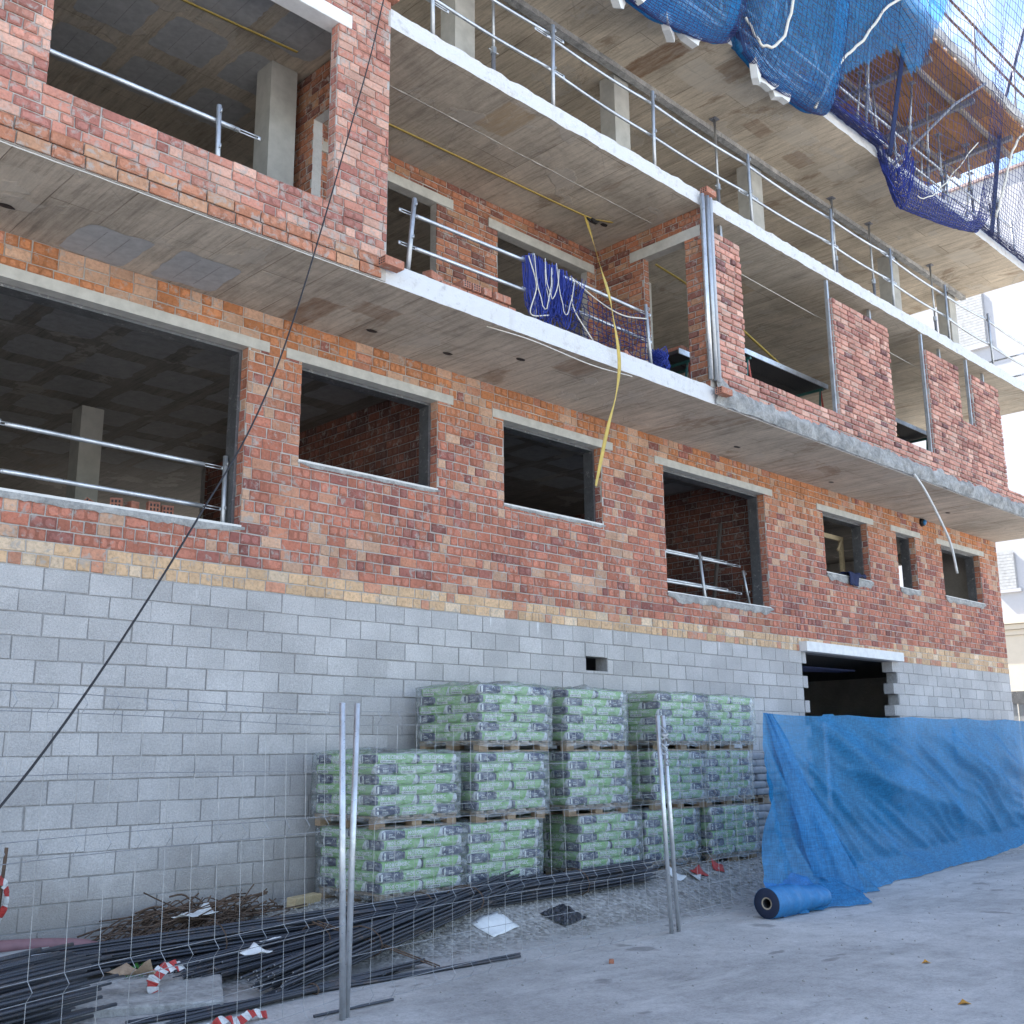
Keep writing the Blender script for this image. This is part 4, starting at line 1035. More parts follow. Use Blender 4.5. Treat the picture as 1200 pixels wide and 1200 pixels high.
# timber frame and cloth in the small window
o=empty('timber_frame',(17.6,WY+.6,3.0),'pale timber frame leaning inside the first small window','timber')
mb=MB(); mb.obox(Matrix.Translation((18.78,WY+.62,3.28)),(.11,.05,1.2),0,None,.004); mb.build('upright',[M['wood']],o)
mb=MB(); mb.obox(Matrix.Translation((18.30,WY+.62,3.93)),(1.1,.05,.09),0,None,.004); mb.build('crosspiece',[M['wood']],o)
mb=MB(); mb.obox(Matrix.Translation((18.66,WY+.58,3.80))@Matrix.Rotation(-.9,4,'Y'),(.30,.03,.05),0,None,.004); mb.build('brace',[M['wood']],o)
mb=MB(); n=16; vs=[];fs=[]
for i in range(n+1):
    for j in range(n+1):
        u,v=i/n,j/n; x=17.72+.62*u+.06*nz(u*4,v*4); 
        drop=(v-.55)*.5 if v>.55 else 0
        if u>.55: drop*=.25
        y=WY+.22-.28*min(v,.55)/.55-.02*abs(nz(u*7,v*7)); z=3.05+.045*(1+nz(u*6,v*5,2))-drop
        vs.append((x,y,z))
for i in range(n):
    for j in range(n): a=i*(n+1)+j; fs.append((a,a+n+1,a+n+2,a+1))
mb.add(vs,fs); ob=mb.build('cloth',[M['denim']],None,True); tag(ob,'navy work garment draped over the sill of the first small window','cloth')
sd=ob.modifiers.new('thickness','SOLIDIFY'); sd.thickness=.012
mb=MB(); mb.obox(Matrix.Translation((15.0,WY+.9,2.85))@Matrix.Rotation(.22,4,'Y'),(.06,.04,1.9)); tag(mb.build('leaning_board',[simple('dark_board',(.09,.075,.065),.8)]),'dark board leaning on the partition inside the tall ground-floor opening','board')
# ------------------------------------------------------------------ pallets of bags
BL,BW,BH=.485,.262,.094
def text_mesh(txt,h,bold=.0):
    cu=bpy.data.curves.new('t','FONT'); cu.body=txt; cu.size=1; cu.resolution_u=1; cu.align_x='LEFT'; cu.offset=bold
    o=bpy.data.objects.new('t',cu); COL.objects.link(o); bpy.context.view_layer.update()
    me=o.evaluated_get(bpy.context.evaluated_depsgraph_get()).to_mesh()
    vs=[tuple(v.co) for v in me.vertices]; fs=[tuple(p.vertices) for p in me.polygons]
    o.to_mesh_clear(); bpy.data.objects.remove(o); bpy.data.curves.remove(cu)
    xs=[v[0] for v in vs]; ys=[v[1] for v in vs]; s=h/(max(ys)-min(ys)); x0=min(xs); y0=min(ys)
    return [((v[0]-x0)*s,(v[1]-y0)*s) for v in vs],fs
T1=text_mesh('MORCEMSEC',.040,.035); T2=text_mesh('CAPA GRUESA',.019,.02); T3=text_mesh('grupo',.014,.015); T4=text_mesh('puma',.022,.015); T5=text_mesh('25 kg',.018,.01)
def bag_mesh(seed):
    rg=random.Random(seed); mb=MB(); nx,ny,nzz=14,8,4
    def shp(u,v,w):
        l=.5*nz(u*1.6,v*1.6,seed*3.1+w)
        e=1-.10*abs(u)**9-.09*abs(v)**8
        z=w*BH/2*e*1.03+.004*l
        x=u*BL/2*(1-.042*w**4-.018*abs(v)**6)+.004*nz(v*2,w*2,seed+1.5)
        y=v*BW/2*(1-.055*w**4-.018*abs(u)**6)+.004*nz(u*2,w*2,seed+2.5)
        return (x,y,z)
    idx={}; vs=[]
    def vid(i,j,k):
        if (i,j,k) not in idx:
            idx[(i,j,k)]=len(vs); vs.append(shp(2*i/nx-1,2*j/ny-1,2*k/nzz-1))
        return idx[(i,j,k)]
    fs=[]
    for i in range(nx):
        for j in range(ny): fs+=[(vid(i,j,nzz),vid(i+1,j,nzz),vid(i+1,j+1,nzz),vid(i,j+1,nzz)),(vid(i,j+1,0),vid(i+1,j+1,0),vid(i+1,j,0),vid(i,j,0))]
    for i in range(nx):
        for k in range(nzz): fs+=[(vid(i,0,k),vid(i+1,0,k),vid(i+1,0,k+1),vid(i,0,k+1)),(vid(i+1,ny,k),vid(i,ny,k),vid(i,ny,k+1),vid(i+1,ny,k+1))]
    for j in range(ny):
        for k in range(nzz): fs+=[(vid(0,j+1,k),vid(0,j,k),vid(0,j,k+1),vid(0,j+1,k+1)),(vid(nx,j,k),vid(nx,j+1,k),vid(nx,j+1,k+1),vid(nx,j,k+1))]
    mb.add(vs,fs,0); nb=len(fs)
    def face_y(s,off):
        return lambda a,b:(lambda p:(p[0],p[1]+s*off,p[2]))(shp(max(-1,min(1,-s*a/(BL/2))),s,max(-1,min(1,b/(BH/2)))))
    def face_x(s,off):
        return lambda a,b:(lambda p:(p[0]+s*off,p[1],p[2]))(shp(s,max(-1,min(1,s*a/(BW/2))),max(-1,min(1,b/(BH/2)))))
    def put(T,f,a0,b0,m):
        mb.add([f(a0+x,b0+y) for x,y in T[0]],T[1],m)
    def rect(f,a0,a1,b0,b1,m,n=4):
        v=[];q=[]
        for i in range(n+1): v+=[f(lerp(a0,a1,i/n),b0),f(lerp(a0,a1,i/n),b1)]
        for i in range(n): q.append((2*i,2*i+2,2*i+3,2*i+1))
        mb.add(v,q,m)
    for s in(-1,1):
        put(T1,face_y(s,.003),-.205,-.004,1)
        rect(face_y(s,.003),-.215,-.03,-.042,-.011,1); put(T2,face_y(s,.0045),-.207,-.036,2)
        put(T5,face_y(s,.003),.165,-.034,2)
        f=face_x(s,.003); put(T3,f,-.055,-.002,1); put(T4,f,-.055,-.030,1)
        # arc emblem
        v=[];q=[]
        for k in range(11):
            a=math.pi*(1.1-1.2*k/10)
            for r in(.014,.018): v.append(f(.055+r*math.cos(a),.012+r*math.sin(a)))
        for k in range(10): q.append((2*k,2*k+2,2*k+3,2*k+1))
        mb.add(v,q,1)
        rect(f,-.118,-.098,-.036,.034,1,2)
    return mb,nb
BAGS=[]
for s in range(5):
    mb,nb=bag_mesh(s+1); o=mb.build('cement_bag',[M['bag'],M['ink_w'],M['ink_k']]); me=o.data
    me.polygons.foreach_set('use_smooth',[i<nb for i in range(len(me.polygons))]); bpy.data.objects.remove(o); BAGS.append(me)
gb=MB(); gm,nbb=bag_mesh(9); gb.v=gm.v[:]; gb.f=gm.f[:nbb]; gb.m=[0]*nbb; gb.c=[None]*nbb
o=gb.build('grey_bag',[M['greybag']],None,True); GREY=o.data; bpy.data.objects.remove(o)
PW=1.0
def pallet_mesh():
    mb=MB(); rg=random.Random(2)
    for i in range(7):
        x=-PW/2+.05+i*(PW-.10)/6; mb.obox(Matrix.Translation((x,0,.105)),(.105,.97,.018),0,None,.003)
    for y in(-.43,0,.43):
        mb.obox(Matrix.Translation((0,y,.085)),(PW,.09,.018),0,None,.003); mb.obox(Matrix.Translation((0,y,.009)),(PW,.09,.018),0,None,.003)
        for x in(-.44,0,.44): mb.obox(Matrix.Translation((x,y,.047)),(.12,.09,.056),0,None,.003)
    o=mb.build('wooden_pallet',[M['woodp']]); me=o.data; bpy.data.objects.remove(o); return me
PAL=pallet_mesh()
def film_mesh(seed,front_y=.49):
    mb=MB(); rg=random.Random(seed); n=26; vs=[];fs=[]; rows=9; z0,z1=.06,.115+6*BH+.012
    per=[]
    hw=PW/2+.028; hd=.49+.030
    for a,b in (((-hw,-hd),(hw,-hd)),((hw,-hd),(hw,hd)),((hw,hd),(-hw,hd)),((-hw,hd),(-hw,-hd))):
        for k in range(n): per.append((lerp(a[0],b[0],k/n),lerp(a[1],b[1],k/n)))
    N=len(per)
    for r in range(rows):
        z=lerp(z0,z1,r/(rows-1))
        for i,(x,y) in enumerate(per):
            e=.010*nz(x*7,y*7+z*5,seed)+.006*nz(x*17,z*21+y*17,seed+1); l=math.hypot(x,y)
            zz=z+(.02*nz(x*5,y*5,seed+3) if r==0 else 0)
            vs.append((x*(1+e/l*1.3),y*(1+e/l*1.3),zz))
    for r in range(rows-1):
        for i in range(N): fs.append((r*N+i,r*N+(i+1)%N,(r+1)*N+(i+1)%N,(r+1)*N+i))
    # crumpled top
    for ring,sc in ((0,.75),(1,.4)):
        for i,(x,y) in enumerate(per):
            vs.append((x*sc,y*sc,z1+.018+.045*max(-.3,nz(x*4,y*4,seed+5))+.03*nz(x*11*sc,y*11*sc,seed)))
        b=(rows-1+ring)*N
        for i in range(N): fs.append((b+i,b+(i+1)%N,b+N+(i+1)%N,b+N+i))
    fs.append(tuple((rows+1)*N+i for i in range(N)))
    mb.add(vs,fs); o=mb.build('plastic_wrap',[M['film']],None,True); me=o.data; bpy.data.objects.remove(o); return me
FILMS=[film_mesh(s) for s in range(4)]
def child(me,name,par,loc,rz=0):
    o=bpy.data.objects.new(name,me); COL.objects.link(o); o.parent=par; o.location=loc; o.rotation_euler=(0,0,rz); return o
prg=random.Random(44); npal=[0]
def pallet(x0,yf,z,lab,grey=False,rz=0.0):
    i=npal[0]; npal[0]+=1
    o=empty('bag_pallet',(x0+PW/2,yf+.49,z),lab,'pallet of bags','shrink-wrapped pallets of cement bags' if not grey else 'grey bag pallets'); o.rotation_euler=(0,0,rz)
    child(PAL,'wooden_pallet',o,(0,0,0))
    for L in range(6):
        zc=.116+BH*(L+.5); Q=(L+i)%2
        hp=math.pi/2
        if not Q:   # two long bags at the front and back, one lengthwise on each flank
            sp=[(-.248,-.362,0),(.248,-.362,0),(-.248,.362,math.pi),(.248,.362,math.pi),(-.362,0,-hp),(.362,0,hp)]
        else:       # ends of the flank bags frame one long bag
            sp=[(-.366,-.248,-hp),(-.366,.248,-hp),(.366,-.248,hp),(.366,.248,hp),(0,-.362,0),(0,.362,math.pi)]
        for (x,y,a) in sp:
            b=child(GREY if grey else BAGS[prg.randrange(5)],'cement_bag',o,(x+prg.uniform(-.012,.012),y+prg.uniform(-.014,.010),zc+prg.uniform(-.004,.004)),a+prg.uniform(-.035,.035))
    if not grey: child(FILMS[i%4],'plastic_wrap',o,(0,0,0))
    return o
cols=['leftmost stack','second stack from the left','middle stack','second stack from the right','rightmost stack']
tiers=[(-1.375,[6.385,7.46,9.12,10.26,11.50],'bottom pallet'),(-.690,[6.32,7.56,8.94,10.46,11.47],'middle pallet'),(.000,[None,7.64,8.93,10.54,11.56],'top pallet')]
for z,xs,tn in tiers:
    for c,x in zip(cols,xs):
        if x is None: continue
        tl='upper pallet' if (c==cols[0] and tn=='middle pallet') else tn
        pallet(x,8.20+prg.uniform(-.02,.02),z,f'{tl} of wrapped green and navy cement bags in the {c}',False,prg.uniform(-.012,.012))
for z,tn in ((-1.40,'lower'),(-.715,'upper')):
    pallet(12.66,8.42,z,f'{tn} pallet of plain grey bags right of the green stacks',True)
# ------------------------------------------------------------------ wire fence
FH=1.98
def fence(a,b,lab,lean_a=(0,0),lean_b=(0,0)):
    a=Vector((*a,G)); b=Vector((*b,G)); d=(b-a); L=d.length; d.normalize(); nrm=Vector((d.y,-d.x,0))
    o=empty('fence_panel',a,lab,'fence panel','temporary wire fence panels')
    for p,ln in ((a,lean_a),(b,lean_b)):
        mb=MB(); mb.tube([p,p+Vector((ln[0],ln[1],FH))],.021,9); mb.build('post',M['galvb'],o,True)
    def P(s,z):
        o2=0
        for zz in (.10,.62,1.22,1.88):
            q=abs(z-zz)
            if q<.045: o2=.035*(1-q/.045)
        t=s/L; ln=Vector((lerp(lean_a[0],lean_b[0],t),lerp(lean_a[1],lean_b[1],t),0))*(z/FH)
        return a+d*s+nrm*o2+ln+Vector((0,0,z+.012*math.sin(s*1.3)))
    mb=MB(); n=int(L/.20)
    for i in range(1,n):
        s=L*i/n; zs=[.04]+[q+e for q in(.10,.62,1.22,1.88) for e in(-.045,0,.045)]+[FH-.03]
        mb.tube([P(s,z) for z in zs],.0019,4,0,None,False)
    for z in (.055,.145,.36,.575,.665,1.175,1.265,1.55,1.835,1.925):
        mb.tube([P(L*k/14,z) for k in range(15)],.0020,4,0,None,False)
    mb.build('wire_mesh',M['wire'],o); return o
fence((1.08,4.78),(4.40,6.02),'wire fence panel at the left in front of the rebar bundles',(0,0),(-.05,.02))
fence((4.46,6.06),(8.47,6.52),'wire fence panel between the two pairs of steel posts in front of the bags',(.03,.0),(-.07,.02))
fence((8.61,6.545),(12.17,6.92),'wire fence panel half covered by the left end of the blue cloth',(-.12,.0),(0,0))
fence((12.22,6.93),(16.95,7.42),'wire fence panel wholly behind the blue cloth',(0,0),(0,0))
fence((17.0,7.43),(21.5,7.95),'wire fence panel behind the far right part of the blue cloth',(0,0),(0,0))
mb=MB(); rg=random.Random(6)
for k in range(14):
    z=G+1.62+rg.random()*.34; mb.tube([(8.46+.05*math.cos(a+k)+rg.uniform(-.01,.01),6.53+.05*math.sin(a+k),z-.10*a/5+rg.uniform(-.03,.03)) for a in (0,1,2,3,4,5,6)],.006,4)
tag(mb.build('wire_tie',[M['galv']]),'grey wire wrapped round the tops of the right pair of fence posts','wire')
# ------------------------------------------------------------------ blue cloth on the fence, and its roll
def fline(x): 
    if x<12.2: return lerp(6.54,6.92,(x-8.56)/3.61)
    if x<17: return lerp(6.92,7.43,(x-12.2)/4.8)
    return lerp(7.43,7.95,(x-17)/4.5)
TX0,TX1=10.48,24.0
def ridge(v): 
    return (1-abs(((v)%1)*2-1))**2.2
def tarp_pt(u,v):
    x=lerp(TX0,TX1,u); dx=x-TX0
    top=.40+.010*dx-.025*abs(math.sin(dx*1.35))
    if 12.0<x<12.4: top+=.02
    z=lerp(top,G+.012,v); drop=v*2.05
    y=fline(x)-.035
    # folds fanning out from the top-left corner
    ang=math.atan2(drop,dx+.12)
    fan=sm(.25,.95,ang)*sm(.1,1.2,math.hypot(dx,drop))
    y-=fan*(.15*ridge(ang*3.1+.15+.15*nz(dx,drop))+.08*ridge(ang*7.3+.2*nz(dx*2,drop*2))+.025*ridge(ang*17+.3*nz(dx*3,drop*3)))
    # slack swags
    s1=max(0,1-abs(v-(.28+.085*(x-12.2)))/.16) if x>12.2 else 0
    y-=.075*s1**1.5*sm(12.2,13.2,x)*sm(17.2,16.2,x)
    for q,(xc,vc,sl,wd,am) in enumerate(((13.0,.22,.16,.07,.05),(13.4,.36,.20,.08,.06),(14.6,.25,.15,.06,.05),(15.4,.5,.12,.09,.06),(17.6,.30,.13,.08,.07),(18.4,.46,.14,.09,.08),(19.6,.35,.13,.08,.07),(17.2,.16,.2,.06,.04),(20.6,.5,.14,.09,.06))):
        vv=v-(vc+sl*(x-xc)); y-=am*math.exp(-(vv/wd)**2)*math.exp(-((x-xc)/1.5)**2)
    cz=x*.95-v*4.6+.5*nz(x*.7,v*2,3); y-=(.10*ridge(cz*.9)*max(0,nz(x*.5,v*1.5,11)+.40)+.06*ridge(cz*2.3+.4)*max(0,nz(x*.8,v*2,15)+.25)+.02*ridge(cz*5+.4)*max(0,nz(x*1.2,v*3,19)+.2))*sm(.03,.2,v)*sm(.97,.8,v)*sm(11.6,13,x)
    y-=.035*nz(x*.9,v*2.2,4)+.012*nz(x*3.2+v*2,v*4-x,8)+.03*sm(.1,.6,v)
    # foot spreads out onto the paving
    if v>.86: y-=(v-.86)/.14*(.16+.14*math.exp(-((x-11.4)/.75)**2)+.05*nz(x*1.5,2)); 
    y-=.22*math.exp(-((x-11.4)/.7)**2)*sm(.45,1,v)
    if v>.93: z=max(z,G+.012)+.02*max(0,nz(x*4,v*20))
    return (x-.02*v*math.sin(dx)-.34*v*math.exp(-(dx/.7)**2),y,z)
mb=MB(); nu,nv=330,56; vs=[tuple(tarp_pt(i/nu,j/nv)) for i in range(nu+1) for j in range(nv+1)]
fs=[(i*(nv+1)+j,i*(nv+1)+j+1,(i+1)*(nv+1)+j+1,(i+1)*(nv+1)+j) for i in range(nu) for j in range(nv)]
tp=empty('shade_cloth',(12,6.9,G),'bright blue translucent shade cloth hung over the wire fence at the right','tarpaulin')
mb.add(vs,fs); mb.build('hanging_sheet',[M['tarp']],tp,True)
# folded-back flap that runs down to the roll
mb=MB(); nu,nv=26,40; vs=[]
for i in range(nu+1):
    for j in range(nv+1):
        u,v=i/nu,j/nv
        # from a point at the top to a wide foot
        l=Vector((10.50,6.70,.40)).lerp(Vector((10.98,6.50,G+.30)),v); r=Vector((10.66,6.69,.39)).lerp(Vector((11.98,6.42,G+.04)),v)
        edge=lerp(.0,1,u); p=l.lerp(r,edge)
        p.y-= .09*v*math.sin(math.pi*u)+.05*v*ridge(u*3+.2)+.03*nz(u*5,v*4); p.x+=.04*nz(v*3,u*2,3)
        vs.append(tuple(p))
fs=[(i*(nv+1)+j,i*(nv+1)+j+1,(i+1)*(nv+1)+j+1,(i+1)*(nv+1)+j) for i in range(nu) for j in range(nv)]
mb.add(vs,fs); mb.build('folded_flap',[M['tarp']],tp,True)
mb=MB(); ax0=Vector((9.80,6.34,G+.150)); ax1=Vector((10.85,6.40,G+.12)); n=30; seg=28; vs=[];fs=[]
for k in range(seg+1):
    t=k/seg; c=ax0.lerp(ax1,t); r0=lerp(.150,.11,sm(.25,1,t))
    for j in range(n):
        a=2*math.pi*j/n; r=r0*(1+.05*nz(t*7,math.cos(a)*1.5,math.sin(a)*1.5)+.05*sm(.15,.5,t)*nz(t*5+a,3)+.10*ridge(t*5+.35*math.sin(a+t*3))*sm(.12,.3,t))
        vs.append((c.x,c.y+r*math.cos(a)*(1+.7*sm(.4,1,t)),max(G+.006,c.z+r*math.sin(a))))
    if k:
        for j in range(n): q=n*(k-1); fs.append((q+j,q+(j+1)%n,q+n+(j+1)%n,q+n+j))
mb.add(vs,fs,0)
c=ax0; ri=[.150,.147,.060,.045,.045]; xo=[0,-.004,-.006,-.004,.12]; base=len(mb.v)
for r,xx in zip(ri,xo): mb.v+= [(c.x+xx,c.y+r*math.cos(2*math.pi*j/n),c.z+r*math.sin(2*math.pi*j/n)) for j in range(n)]
for q in range(4):
    for j in range(n): mb.f.append([base+q*n+(j+1)%n,base+q*n+j,base+(q+1)*n+j,base+(q+1)*n+(j+1)%n]); mb.m.append((0,1,2,3)[q]); mb.c.append(None)
mb.f.append([base+4*n+j for j in range(n)]); mb.m.append(3); mb.c.append(None)
mb.build('cloth_roll',[M['roll'],M['rolldark'],M['card'],M['black']],tp,True)
# cloth gathered between the roll and the sheet
mb=MB(); nu,nv=70,22; vs=[]
for i in range(nu+1):
    for j in range(nv+1):
        u,v=i/nu,j/nv; x=lerp(9.98,12.12,u)
        top=.34*(1-u**2.2)+.02
        y=lerp(fline(x)-.20-.10*math.sin(math.pi*u), 6.27+.28*u**1.3, v)-.05*nz(x*3,1)*v-.05*ridge(u*5+.35*v)*math.sin(math.pi*v)
        z=G+.007+top*(1-v)**(.75+.5*u)*(.9+.35*nz(x*2.5,v*2,3))+.035*ridge(u*6.3+v*.8)*(1-v)
        vs.append((x,y,max(z,G+.007)))
fs=[(i*(nv+1)+j,i*(nv+1)+j+1,(i+1)*(nv+1)+j+1,(i+1)*(nv+1)+j) for i in range(nu) for j in range(nv)]
mb.add(vs,fs); mb.build('gathered_cloth',[mk_mesh_cloth('dense_blue_cloth',(.014,.17,.46),.95)],tp,True)
# ------------------------------------------------------------------ rebar
def bundle(a,b,n,rad_,lab,r=.008,bend=0,seed=0,mid=None,ties=2,splay=.0):
    rg=random.Random(seed); a=Vector((*a,gz(*a)+rad_*.8)); b=Vector((*b,gz(*b)+rad_*.8))
    o=empty('rebar_bundle',(a.x,a.y,gz(a.x,a.y)),lab,'rebar bundle','bundles of steel reinforcing bars')
    d=(b-a).normalized(); nn=Vector((d.y,-d.x,0))
    for k in range(n):
        q=rg.uniform(0,6.28); w=math.sqrt(rg.random())*rad_; ox=math.cos(q)*w*1.35; oz=math.sin(q)*w*.75
        e0=rg.uniform(-.12,.25); e1=rg.uniform(-.5,.15)
        pts=[]
        for i in range(9):
            t=i/8; p=a.lerp(b,t)-d*(e0 if i==0 else 0)*1.0+d*(e1 if i==8 else 0)
            s=1+splay*(1-t)*1.2
            off=nn*(ox*s+.010*nz(t*3,k*1.7))+Vector((0,0,oz*s+.008*nz(t*4,k*2.3)+bend*math.sin(math.pi*t)))
            if mid: off+=nn*mid*math.sin(math.pi*t)
            p=p+off; p.z=max(p.z,gz(p.x,p.y)+r); pts.append(p)
        mb=MB(); mb.tube(pts,r,5); mb.m[-1]=1; mb.m[-2]=1; mb.build('bar',[M['rebar'],M['cut']],o,True)
    for i in range(ties):
        t=(i+.6)/(ties+.2); p=a.lerp(b,t)+nn*(mid or 0)*math.sin(math.pi*t)
        mb=MB(); mb.tube([p+nn*math.cos(q)*rad_*1.5+Vector((0,0,max(-rad_*.7,math.sin(q)*rad_*.95))) for q in [j*.524 for j in range(13)]],.006,4); mb.build('tie_wire',M['rust'],o)
    return o
bundle((3.5,8.30),(9.95,7.96),72,.15,'longest bundle of dark steel bars reaching right to below the bags',.009,seed=1,mid=.10,ties=3)
bundle((4.25,7.60),(8.3,8.02),50,.125,'dark bundle of steel bars lying across the middle with white tags',.009,seed=2,ties=2)
bundle((4.55,6.98),(8.0,8.12),56,.135,'front bundle of dark steel bars with a white paper on it',.009,seed=3,ties=2)
bundle((2.98,7.16),(.6,6.25),90,.27,'thick bundle of dark steel bars at the left edge with its cut ends facing right',.012,seed=4,ties=1,splay=.25)
bundle((3.12,7.52),(.8,6.9),56,.17,'bundle of dark steel bars behind the thick one at the left edge',.012,seed=5,ties=1,splay=.3)
bundle((3.35,6.86),(6.66,6.70),3,.02,'two thin loose steel bars lying on the paving in front of the fence',.010,seed=6,ties=0)
bundle((3.6,6.62),(5.8,6.95),10,.04,'thin bundle of steel bars beside the red and white tape on the paving',.009,seed=9,ties=1)
mb=MB(); mb.tube([(4.30,6.19,G+.012),(4.95,6.20,G+.014)],.010,6); tag(mb.build('steel_bar',[M['rebar']]),'short loose steel bar lying on the paving by the left pair of posts','bar')
for k,(p,q) in enumerate((((7.0,9.05,-1.0),(5.93,6.86,G+.02)),((7.06,8.95,-1.02),(6.0,6.84,G+.02)))):
    a=Vector((5.82,7.55,G+.42)) if False else Vector((5.6,7.5,G+.40)); 
for k in range(2):
    mb=MB(); mb.tube(cat([(5.25+.05*k,7.62,G+.34),(5.55+.04*k,7.3,G+.20),(5.90+.04*k,6.86,G+.012)]),.006,5); tag(mb.build('bent_wire',[M['rust']],None,True),'rusty bent wire leaning from the rebar to the paving','wire','bent wires on the rebar')
# heap of rusty wire scrap
mb=MB(); rg=random.Random(31)
for k in range(130):
    c=Vector((lerp(4.25,5.45,rg.random()),9.05+rg.gauss(0,.12),0)); c.z=gz(c.x,c.y)+.02+rg.random()*.28*math.sin(math.pi*max(.08,min(.92,(c.x-4.15)/1.4)))
    a=rg.gauss(.12,.35) ; l=rg.uniform(.15,.5)
    d=Vector((math.cos(a),rg.gauss(0,.35),math.sin(a)*.5+.1)); pts=[c-d*l, c-d*l*.4+Vector((0,rg.gauss(0,.04),rg.gauss(.02,.05))), c+d*l*.4+Vector((0,0,rg.gauss(0,.05))), c+d*l]
    if rg.random()<.3: pts.append(c+d*l+Vector((rg.uniform(-.1,.1),0,rg.uniform(-.12,.1))))
    pts=[Vector((p[0],min(p[1],9.38),max(p[2],gz(p[0],p[1])+.01))) for p in pts]
    mb.tube(cat(pts,4),rg.choice((.005,.006,.008)),4)
tag(mb.build('wire_heap',[M['rust']],None,True),'tangled heap of rusty scrap wire against the block wall','scrap heap')
# ------------------------------------------------------------------ small things on the ground
def thin(name,pts,mat,lab,c,th=.004,grp=None):
    mb=MB(); n=len(pts); vs=[tuple(p) for p in pts]+[(p[0],p[1],p[2]-th) for p in pts]
    mb.add(vs,[tuple(range(n)),tuple(range(2*n-1,n-1,-1))]+[((k+1)%n,k,n+k,n+(k+1)%n) for k in range(n)]); return tag(mb.build(name,[mat]),lab,c,grp)
def paper(x,y,w,h,a,mat,lab,lift=.03,z=None,c='paper',nm='paper_scrap',grp=None,seed=0):
    mb=MB(); n=7; vs=[]
    for i in range(n+1):
        for j in range(n+1):
            u,v=i/n-.5,j/n-.5; X=u*w; Y=v*h; q=(X*math.cos(a)-Y*math.sin(a)+x, X*math.sin(a)+Y*math.cos(a)+y)
            vs.append((q[0],q[1],(gz(*q) if z is None else z)+.006+lift*(.5+nz(q[0]*7,q[1]*7,seed))*abs(u+v+.3)))
    fs=[(i*(n+1)+j,(i+1)*(n+1)+j,(i+1)*(n+1)+j+1,i*(n+1)+j+1) for i in range(n) for j in range(n)]
    mb.add(vs,fs); o=mb.build(nm,[mat],None,True); s=o.modifiers.new('thickness','SOLIDIFY'); s.thickness=.002; return tag(o,lab,c,grp)
paper(4.92,8.88,.42,.13,.25,M['foam'],'white plastic scrap on top of the rusty wire heap',.07,G+.30,'debris','plastic_scrap',None,3)
paper(7.25,7.60,.42,.26,.2,M['foam'],'pale flat sheet lying on the dirt in front of the long rebar bundle',.03)
paper(4.50,7.22,.20,.16,.5,M['foam'],'white paper lying on the front rebar bundle',.05,G+.24)
paper(4.95,7.72,.20,.06,.1,M['foam'],'white tag on the middle rebar bundle',.03,G+.22,'tag','bundle_tag')
paper(6.1,8.24,.16,.06,.1,M['foam'],'white tag on the longest rebar bundle',.03,G+.28,'tag','bundle_tag')
paper(3.62,7.35,.10,.32,.6,M['woodp'],'short grey board leaning on the cut ends of the rebar',.16,G+.20,'board','board_scrap')
for k,(x,y,w,h,a,l) in enumerate(((8.1,8.3,.7,.45,.3,'crumpled black plastic sheet at the foot of the second stack of bags'),(8.9,8.35,.5,.4,.8,'black plastic sheet bunched beside the gravel under the bags'),(8.15,7.58,.42,.28,.2,'small black plastic piece by the pale flat sheet'),(7.4,8.12,.5,.3,-.2,'grey black plastic scrap in front of the leftmost pallets'))):
    mb=MB(); n=14; vs=[]
    for i in range(n+1):
        for j in range(n+1):
            u,v=i/n-.5,j/n-.5; q=(x+u*w*math.cos(a)-v*h*math.sin(a),y+u*w*math.sin(a)+v*h*math.cos(a))
            e=(.5-abs(u))*(.5-abs(v))*4
            vs.append((q[0],q[1],gz(*q)+.008+.16*e*abs(nz(q[0]*8,q[1]*8,k))+.03*abs(nz(q[0]*22,q[1]*22,k))))
    mb.add(vs,[(i*(n+1)+j,(i+1)*(n+1)+j,(i+1)*(n+1)+j+1,i*(n+1)+j+1) for i in range(n) for j in range(n)]); tag(mb.build('plastic_sheet',[M['plastic_k']]),l,'plastic sheet','black plastic scraps')
for k,(x,y,mt,l) in enumerate(((10.9,7.95,'tape_r','red plastic scrap lying on the gravel in the middle of the litter below the bags'),(11.35,8.0,'tape_r','red plastic scrap at the right end of the litter below the bags'),(10.45,7.95,'foam','white plastic scrap at the left of the litter below the bags'),(10.68,7.9,'tape_w','white crumpled scrap between the red ones below the bags'))):
    paper(x,y,.20,.14,k*.7,M[mt],l,.07,None,'litter','litter_scrap','litter on the gravel',k)
mb=MB(); mb.obox(Matrix.Translation((6.05,8.92,gz(6.05,8.92)+.05))@Matrix.Rotation(.35,4,'Z')@Matrix.Rotation(.06,4,'X'),(.40,.10,.09),0,None,.006); tag(mb.build('timber_block',[M['wood']]),'short timber block lying on the gravel by the wall','timber')
for k,(x,y,s) in enumerate(((8.68,4.19,.05),(7.5,3.38,.06))):
    thin('dry_leaf',[(x+s*math.cos(a)*(1 if i%2 else .6),y+s*.7*math.sin(a)*(1 if i%2 else .6),G+.012+.012*math.sin(a*2)) for i,a in enumerate([j*.785 for j in range(8)])],M['leaf'],('orange dry leaf on the paving farther from the camera','orange dry leaf on the paving nearest the camera')[k],'leaf',.003,'dry leaves on the paving')
mb=MB(); mb.obox(Matrix.Translation((7.0,6.0,gz(7,6)+.012))@Matrix.Rotation(.7,4,'Z'),(.07,.04,.03),0,(.42,.17,.1),.006); tag(mb.build('brick_shard',[M['brick']]),'small red brick shard on the paving','shard')
